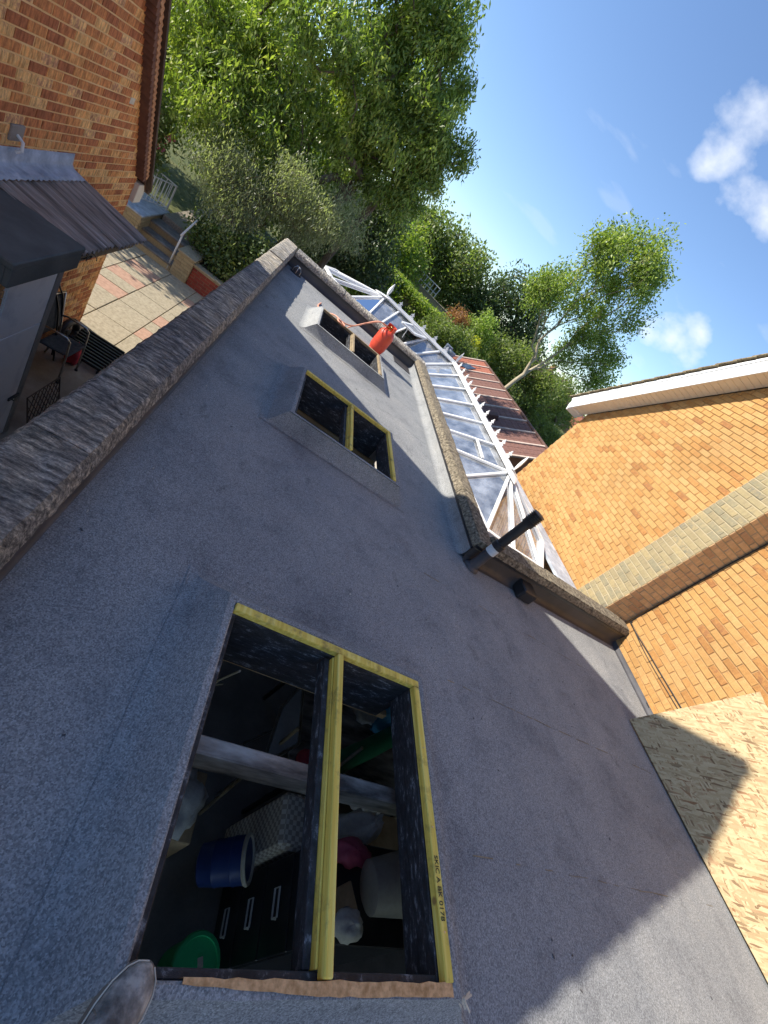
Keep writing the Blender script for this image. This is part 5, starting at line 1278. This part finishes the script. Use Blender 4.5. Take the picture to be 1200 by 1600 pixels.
tree('weeping_shrub_tree', 'pale grey green weeping tree hanging over the steps', (-1.7, 13.1, -2.0), [(-1.7, 13.1, -2.1), (-1.68, 13.05, -1.2), (-1.62, 12.95, -.4)], .07,
     B(weep, 12.8, .58, .3), 230, 'leaf_grey', 120, .20, .085, .022, 1.0, shell=.2)
ivy = [(-1.93, 12.2, -1.55), (-1.32, 12.2, -1.40), (-2.25, 12.4, -1.55), (-.97, 12.2, -1.15), (-1.55, 12.1, -1.75), (-1.0, 12.1, -1.7), (-.6, 12.2, -1.4), (-.65, 12.15, -1.85)]
tree('ivy_shrub', 'dense dark ivy shrub spilling over the red planter wall', (-1.3, 12.25, -2.12), [(-1.3, 12.25, -2.14), (-1.3, 12.25, -1.9), (-1.25, 12.2, -1.6)], .04,
     [(x, y, z, .40, .9) for x, y, z in ivy], 170, 'leaf_ivy', 75, .14, .075, .06, .2, shell=.4)
fl = tree('flowering_shrub', 'light leafed shrub with pink blooms beside the white railing', (-4.3, 13.2, -2.0), [(-4.3, 13.2, -2.1), (-4.28, 13.2, -1.6)], .03,
     [(-4.35, 13.2, -1.2, .45, 1), (-3.95, 13.3, -.9, .42, 1), (-4.7, 13.3, -.95, .5, 1), (-4.4, 13.4, -.5, .5, 1)], 70, 'leaf_mid', 60, .14, .085, .05, .2)
leaves_mesh('blooms', 'petal_pink', [(-3.75, 12.85, -.55), (-3.9, 12.9, -.8), (-4.2, 12.9, -.35)], .05, 16, .06, .05, 0, fl)
dk = [(.37, 16, 1.0), (1.2, 16, 1.05), (1.0, 16, .2), (-.34, 16, 0), (1.1, 16, 1.6), (1.6, 16, .3), (.3, 16, -.6), (1.9, 16, -.4), (.9, 16, -1.0)]
tree('dark_evergreen_tree', 'dark dense evergreen tree behind the far parapet', (.8, 16.2, -2.0), [(.8, 16.2, -2.1), (.8, 16.2, -1.0), (.8, 16.2, .2)], .10,
     B(dk, 16, .72, .4), 230, 'leaf_dark', 85, .22, .10, .06, .3)
lt = [(-6.2, 17, 1.4), (-5.2, 17, 2.6), (-7.2, 17, .3), (-5.8, 17, .2), (-6.6, 17, 3.2), (-4.6, 17.4, .9), (-4.5, 17.4, 3.6)]
tree('rear_garden_tree', 'bright green tree deep in the garden behind the steps', (-5.7, 17.2, -2), [(-5.7, 17.2, -2.1), (-5.7, 17.2, -.5), (-5.7, 17, 1)], .13, B(lt, 17, 1.2, .5), 240, 'leaf_bright', 70, .34, .16, .09, .4)
lt2 = [(-3.0, 19, .6), (-1.8, 19, 1.5), (-2.4, 19, 2.8), (-3.6, 19, 2.6), (-.6, 19.5, 2.2), (-1.2, 19, 3.6), (-3, 19, -.8), (-1, 19, -.3)]
tree('mid_garden_tree', 'mid green garden tree filling the gap behind the hanging boughs', (-2, 19.2, -2), [(-2, 19.2, -2.1), (-2, 19.2, 0), (-2, 19, 1.2)], .14, B(lt2, 19, 1.2, .5), 220, 'leaf_mid', 60, .36, .17, .10, .4)
fa = [(5.76, 30, 2.2), (6.2, 30, 3.0), (4.0, 30, 1.8), (7.2, 30, 2.8), (7.06, 30, 1.4), (4.6, 30, 2.7), (5.4, 30, .6), (7.9, 30, 1.0), (8.0, 30, 2.9)]
tree('round_far_tree', 'rounded dark green tree above the terrace railings', (6, 30, -1), [(6, 30, -1.2), (6, 30, .3), (6, 30, 1.4)], .25, B(fa, 30, 1.25, .8), 240, 'leaf_mid', 60, .36, .2, .12, .2)
fb_ = [(3.3, 27, 1.5), (2.4, 27, 1.2), (3.4, 27, .5), (2.2, 27, .2), (4.3, 26.5, .6)]
tree('olive_far_tree', 'yellow green tree beside the rounded dark tree', (3, 27, -1), [(3, 27, -1.2), (3, 27, 0), (3, 27, .6)], .15, B(fb_, 27, .95, .6), 130, 'leaf_hedge', 60, .30, .17, .10, .2)
fB = [(10.79, 30, 3.2), (12.2, 30, 3.9), (11.99, 30, 2.32), (13.6, 30, 3.0), (14.0, 30, 1.9), (9.8, 30, 2.4), (10.6, 30, 1.2), (12.6, 30, 1.0), (9.3, 30, 1.2), (11.3, 30, 4.1)]
tree('broad_far_tree', 'broad dark tree standing behind the pale bare trunk', (11.5, 31, -1), [(11.5, 31, -1.2), (11.5, 31, .8), (11.5, 30.5, 1.8)], .28, B(fB, 30, 1.35, .8), 250, 'leaf_dark', 65, .38, .2, .12, .2)
lw_ = [(12.35, 25, 1.2), (12.0, 25, .2), (13.85, 25, 1.0), (14.6, 25, 1.2), (13.2, 25, -.2), (11.2, 25, .7), (15.0, 25, .2)]
tree('low_leafy_tree', 'low leafy tree behind the brown roofed outbuilding', (13, 25.2, -1.5), [(13, 25.2, -1.6), (13, 25.2, -.6), (13, 25, .2)], .14, B(lw_, 25, 1.0, .6), 190, 'leaf_mid', 65, .30, .16, .10, .2)
tree('bright_shrub', 'bright lime green shrub beside the rust coloured bush', (9.1, 24.6, -1.4), [(9.1, 24.6, -1.5), (9.1, 24.6, -.4)], .06, [(9.05, 24.5, 1.0, .8, 1.1), (9.5, 24.5, .3, .75, 1), (8.7, 24.6, .2, .6, 1)], 70, 'leaf_bright', 75, .2, .14, .09, .1)
tree('rust_shrub', 'rust brown leafed bush above the hedge', (7.7, 24.2, -1.4), [(7.7, 24.2, -1.5), (7.7, 24.2, -.6)], .05, [(7.5, 24, .55, .55, 1), (7.9, 24.1, .35, .5, 1), (7.7, 24, -.1, .6, 1)], 55, 'leaf_rust', 75, .17, .10, .06, .1)
tree('golden_shrub', 'small golden yellow bush at the end of the hedge', (8.75, 23.6, -1.4), [(8.75, 23.6, -1.5), (8.75, 23.6, -.5)], .04, [(8.75, 23.5, .25, .38, 1), (8.7, 23.5, -.2, .35, 1)], 30, 'leaf_gold', 70, .13, .09, .06, .1)
tree('corner_shrub', 'mid green bush growing between hedge and brown roof', (7.2, 21.4, -1.6), [(7.2, 21.4, -1.7), (7.2, 21.4, -1)], .05, [(6.6, 21.2, -.3, .7, 1), (7.4, 21.3, -.25, .7, 1), (6.0, 21.2, -.6, .6, 1), (7.9, 21.6, .0, .6, 1)], 90, 'leaf_mid', 75, .19, .12, .07, .1)
# clipped hedge running across the gardens
def hedge(name, label, p, q, wd, zt, zb2, m, ncl, per=55):
    t = thing(name, label, 'hedge', ((p[0] + q[0]) / 2, (p[1] + q[1]) / 2, zb2)); p, q = np.array(p), np.array(q); d_ = (q - p) / np.linalg.norm(q - p); nv = np.array([-d_[1], d_[0]])
    core = MB(); a, b_ = p, q; cs = [a + nv * wd * .36, a - nv * wd * .36, b_ - nv * wd * .36, b_ + nv * wd * .36]
    core.add([(c_[0], c_[1], zb2) for c_ in cs] + [(c_[0], c_[1], zt - .18) for c_ in cs], [(4, 5, 6, 7), (0, 1, 5, 4), (1, 2, 6, 5), (2, 3, 7, 6), (3, 0, 4, 7)]); core.build('branch_core', 'bark', t)
    C = []
    for k in range(ncl):
        s_ = rng.random(); w = rng.uniform(-.5, .5); z = rng.uniform(zb2, zt)
        if rng.random() < .5: w = .5 * np.sign(w)
        else: z = zt - rng.random() * .1
        c_ = p + (q - p) * s_ + nv * wd * w; C.append((c_[0], c_[1], z + .08 * noise.noise(Vector((c_[0] * 1.3, c_[1] * 1.3, 0)))))
    leaves_mesh('foliage', m, C, .14, per, .11, .07, .0, t); return t
hedge('clipped_hedge', 'long clipped hedge with sunny yellow green top running across the gardens', (2.0, 25.2), (9.0, 22.6), 1.3, -.12, -1.8, 'leaf_hedge', 900)
hedge('lower_hedge', 'dark lower hedge just beyond the conservatory ridge', (2.2, 19.5), (6.0, 19.0), 1.2, -.85, -2.0, 'leaf_dark', 420)
# tree with long bare pale trunk
bare = [(11.02, 22, 4.9), (11.73, 22, 6.43), (12.19, 22, 7.4), (10.53, 22, 7.0), (9.75, 22, 5.2), (13.8, 22, 6.4), (13.6, 22, 4.9), (12.7, 22, 4.2), (10.4, 22, 7.8), (10.9, 22, 8.2), (12.5, 22, 8.0), (9.5, 22, 7.0), (14.6, 22, 4.5), (13.9, 22, 3.7), (13.3, 22, 7.5), (10.3, 22, 6.2), (12.6, 22, 5.4), (11.6, 22, 8.3), (9.0, 22, 4.6), (8.8, 22, 3.9), (10.0, 22, 4.2), (14.9, 22, 3.3), (12.9, 22, 2.9)]
tree('bare_trunk_tree', 'open crowned tree with long pale bare trunk rising behind the brown roof', (11.7, 22, -1.8), [(11.45, 22, -1.9), (11.5, 22, -.4), (11.6, 22, .5), (11.7, 22, 1.0)], .115,
     B(bare, 22, .85, .8), 640, 'leaf_main', 50, .24, .14, .075, .2, 'bark_pale', shell=.0, minr=.014, fan=.9)
tree('roadside_tree', 'leafy tree standing between the bare trunk and the white bargeboard', (17, 26.5, -1.8), [(17, 26.5, -1.9), (17, 26.5, -.6), (17, 26.5, .3)], .14,
     [(15.9, 26, .9, 1.1, 1), (17.4, 27, 1.3, 1.2, 1), (18.8, 28, .9, 1.2, 1), (16.8, 26, 2.0, .9, 1), (16.4, 26, -.4, 1.1, 1), (19.8, 28.5, .2, 1.2, 1)], 170, 'leaf_mid', 65, .3, .16, .10, .2)
tree('side_garden_tree', 'garden tree behind the red brick house shading the steps', (-8.0, 12.9, -2.1), [(-8, 12.9, -2.2), (-8, 12.9, -1), (-7.9, 12.8, 0)], .12,
     [(-7.6, 12.4, .6, 1.0, 1), (-8.4, 13.4, .9, 1.1, 1), (-7.8, 13.0, 1.7, .9, 1), (-6.9, 12.9, .2, .8, 1), (-7.2, 13.8, .9, 1.0, 1)], 150, 'leaf_mid', 70, .27, .15, .09, .3)
# distant mass of trees closing the view
FW = []
for k in range(150):
    x = rng.uniform(-30, 60); y = 70 + rng.uniform(-8, 12); FW.append((x, y, rng.uniform(-2, 2.2)))
o = leaves_mesh('distant_wood', 'leaf_dark', FW, 1.3, 60, .7, .45, 0, None, (1.4, 1, 1)); o['kind'] = 'stuff'; o['label'] = 'far belt of dark trees along the skyline'

# ------------------------------------------------------------------ terrace, far houses
t = thing('garden_terrace', 'pale block garden terrace wall with metal railings behind the hedge', 'terrace', (6.3, 28, -1))
MB().bar((4.9, 27.6, -.4), (8.2, 27.0, -.4), .25, 1.2, (0, 0, 1)).build('wall', 'mortar_pale', t)
MB().bar((4.9, 27.6, .24), (8.2, 27.0, .24), .32, .07, (0, 0, 1), .01).build('cap_stone', 'slab_grey', t)
for k in range(8): p = Vector((4.9, 27.6, .28)).lerp(Vector((6.6, 27.3, .28)), k / 7); MB().tube([p, p + Vector((0, 0, .6))], .025, 6).build('bar', 'white_metal', t)
for zz in (.5, .86): MB().tube([(4.9, 27.6, zz), (6.6, 27.3, zz)], .025, 6).build('rail', 'white_metal', t)
def far_house(label, x, y, w, dpt, hw, hr, zb2, wm, rm, rot, chim=True):
    t = thing('distant_house', label, 'house', (x, y, zb2), 'houses beyond the gardens'); R3 = Matrix.Rotation(rot, 3, 'Z'); o_ = Vector((x, y, zb2))
    def P(a, b_, c): return o_ + R3 @ Vector((a, b_, c))
    MB().obox(P(0, 0, hw / 2), (w, dpt, hw), R3).build('wall', wm, t)
    e = .25; vs = [P(-w / 2 - e, -dpt / 2 - e, hw), P(w / 2 + e, -dpt / 2 - e, hw), P(w / 2 + e, 0, hw + hr), P(-w / 2 - e, 0, hw + hr), P(w / 2 + e, dpt / 2 + e, hw), P(-w / 2 - e, dpt / 2 + e, hw)]
    rf = MB().add(vs, [(0, 1, 2, 3), (3, 2, 4, 5), (0, 3, 5), (1, 4, 2), (0, 5, 4, 1)]).build('roof', rm, t)
    if chim: MB().obox(P(w * .3, 0, hw + hr + .2), (.5, .5, 1.2), R3, .02).build('chimney', wm, rf)
    for k in range(3):
        for zc in (hw * .3, hw * .75):
            f = MB().obox(P(-w / 2 + w * (k + .5) / 3, -dpt / 2 - .02, zc), (w * .17, .06, hw * .22), R3).build('window', 'upvc', t)
            MB().obox(P(-w / 2 + w * (k + .5) / 3, -dpt / 2 - .055, zc), (w * .13, .02, hw * .17), R3).build('pane', 'window_dark', f)
far_house('white rendered distant house under a dark roof beside the bare trunk', 30.5, 46, 6, 5, 2.6, 1.6, -1.9, 'render_white', 'roof_slate', .5)
far_house('red brick distant house partly hidden by the brick gable', 33.8, 44, 5, 5, 2.2, 1.5, -1.9, 'brick_far', 'roof_tile_red', .5)
far_house('distant house with brown roof seen between tree crowns', 27.5, 50, 6, 5, 2.8, 1.8, -1.9, 'brick_far', 'roof_slate', .4)
def shed(label, x, y, m, rot):
    t = thing('garden_shed', label, 'shed', (x, y, -1.6), 'sheds beyond the brown roof'); R3 = Matrix.Rotation(rot, 3, 'Z'); o_ = Vector((x, y, -1.6))
    def P(a, b_, c): return o_ + R3 @ Vector((a, b_, c))
    MB().obox(P(0, 0, .9), (1.8, 1.5, 1.8), R3).build('wall', m, t)
    MB().add([P(-1, -.85, 1.8), P(1, -.85, 1.8), P(1, 0, 2.3), P(-1, 0, 2.3), P(1, .85, 1.8), P(-1, .85, 1.8)], [(0, 1, 2, 3), (3, 2, 4, 5), (0, 3, 5), (1, 4, 2)]).build('roof', 'roof_slate', t)
    MB().obox(P(.2, -.76, .8), (.7, .04, 1.5), R3).build('door', 'timber_old', t)
shed('weathered timber shed beyond the brown roofed outbuilding', 17.2, 27.5, 'timber_old', .5)
shed('pale painted shed behind the weathered timber shed', 20.2, 30.5, 'cream', .5)
hedge('street_hedge', 'green hedge in front of the far sheds', (15.0, 24.6), (19.8, 26.5), 1.3, -.3, -1.8, 'leaf_mid', 330)
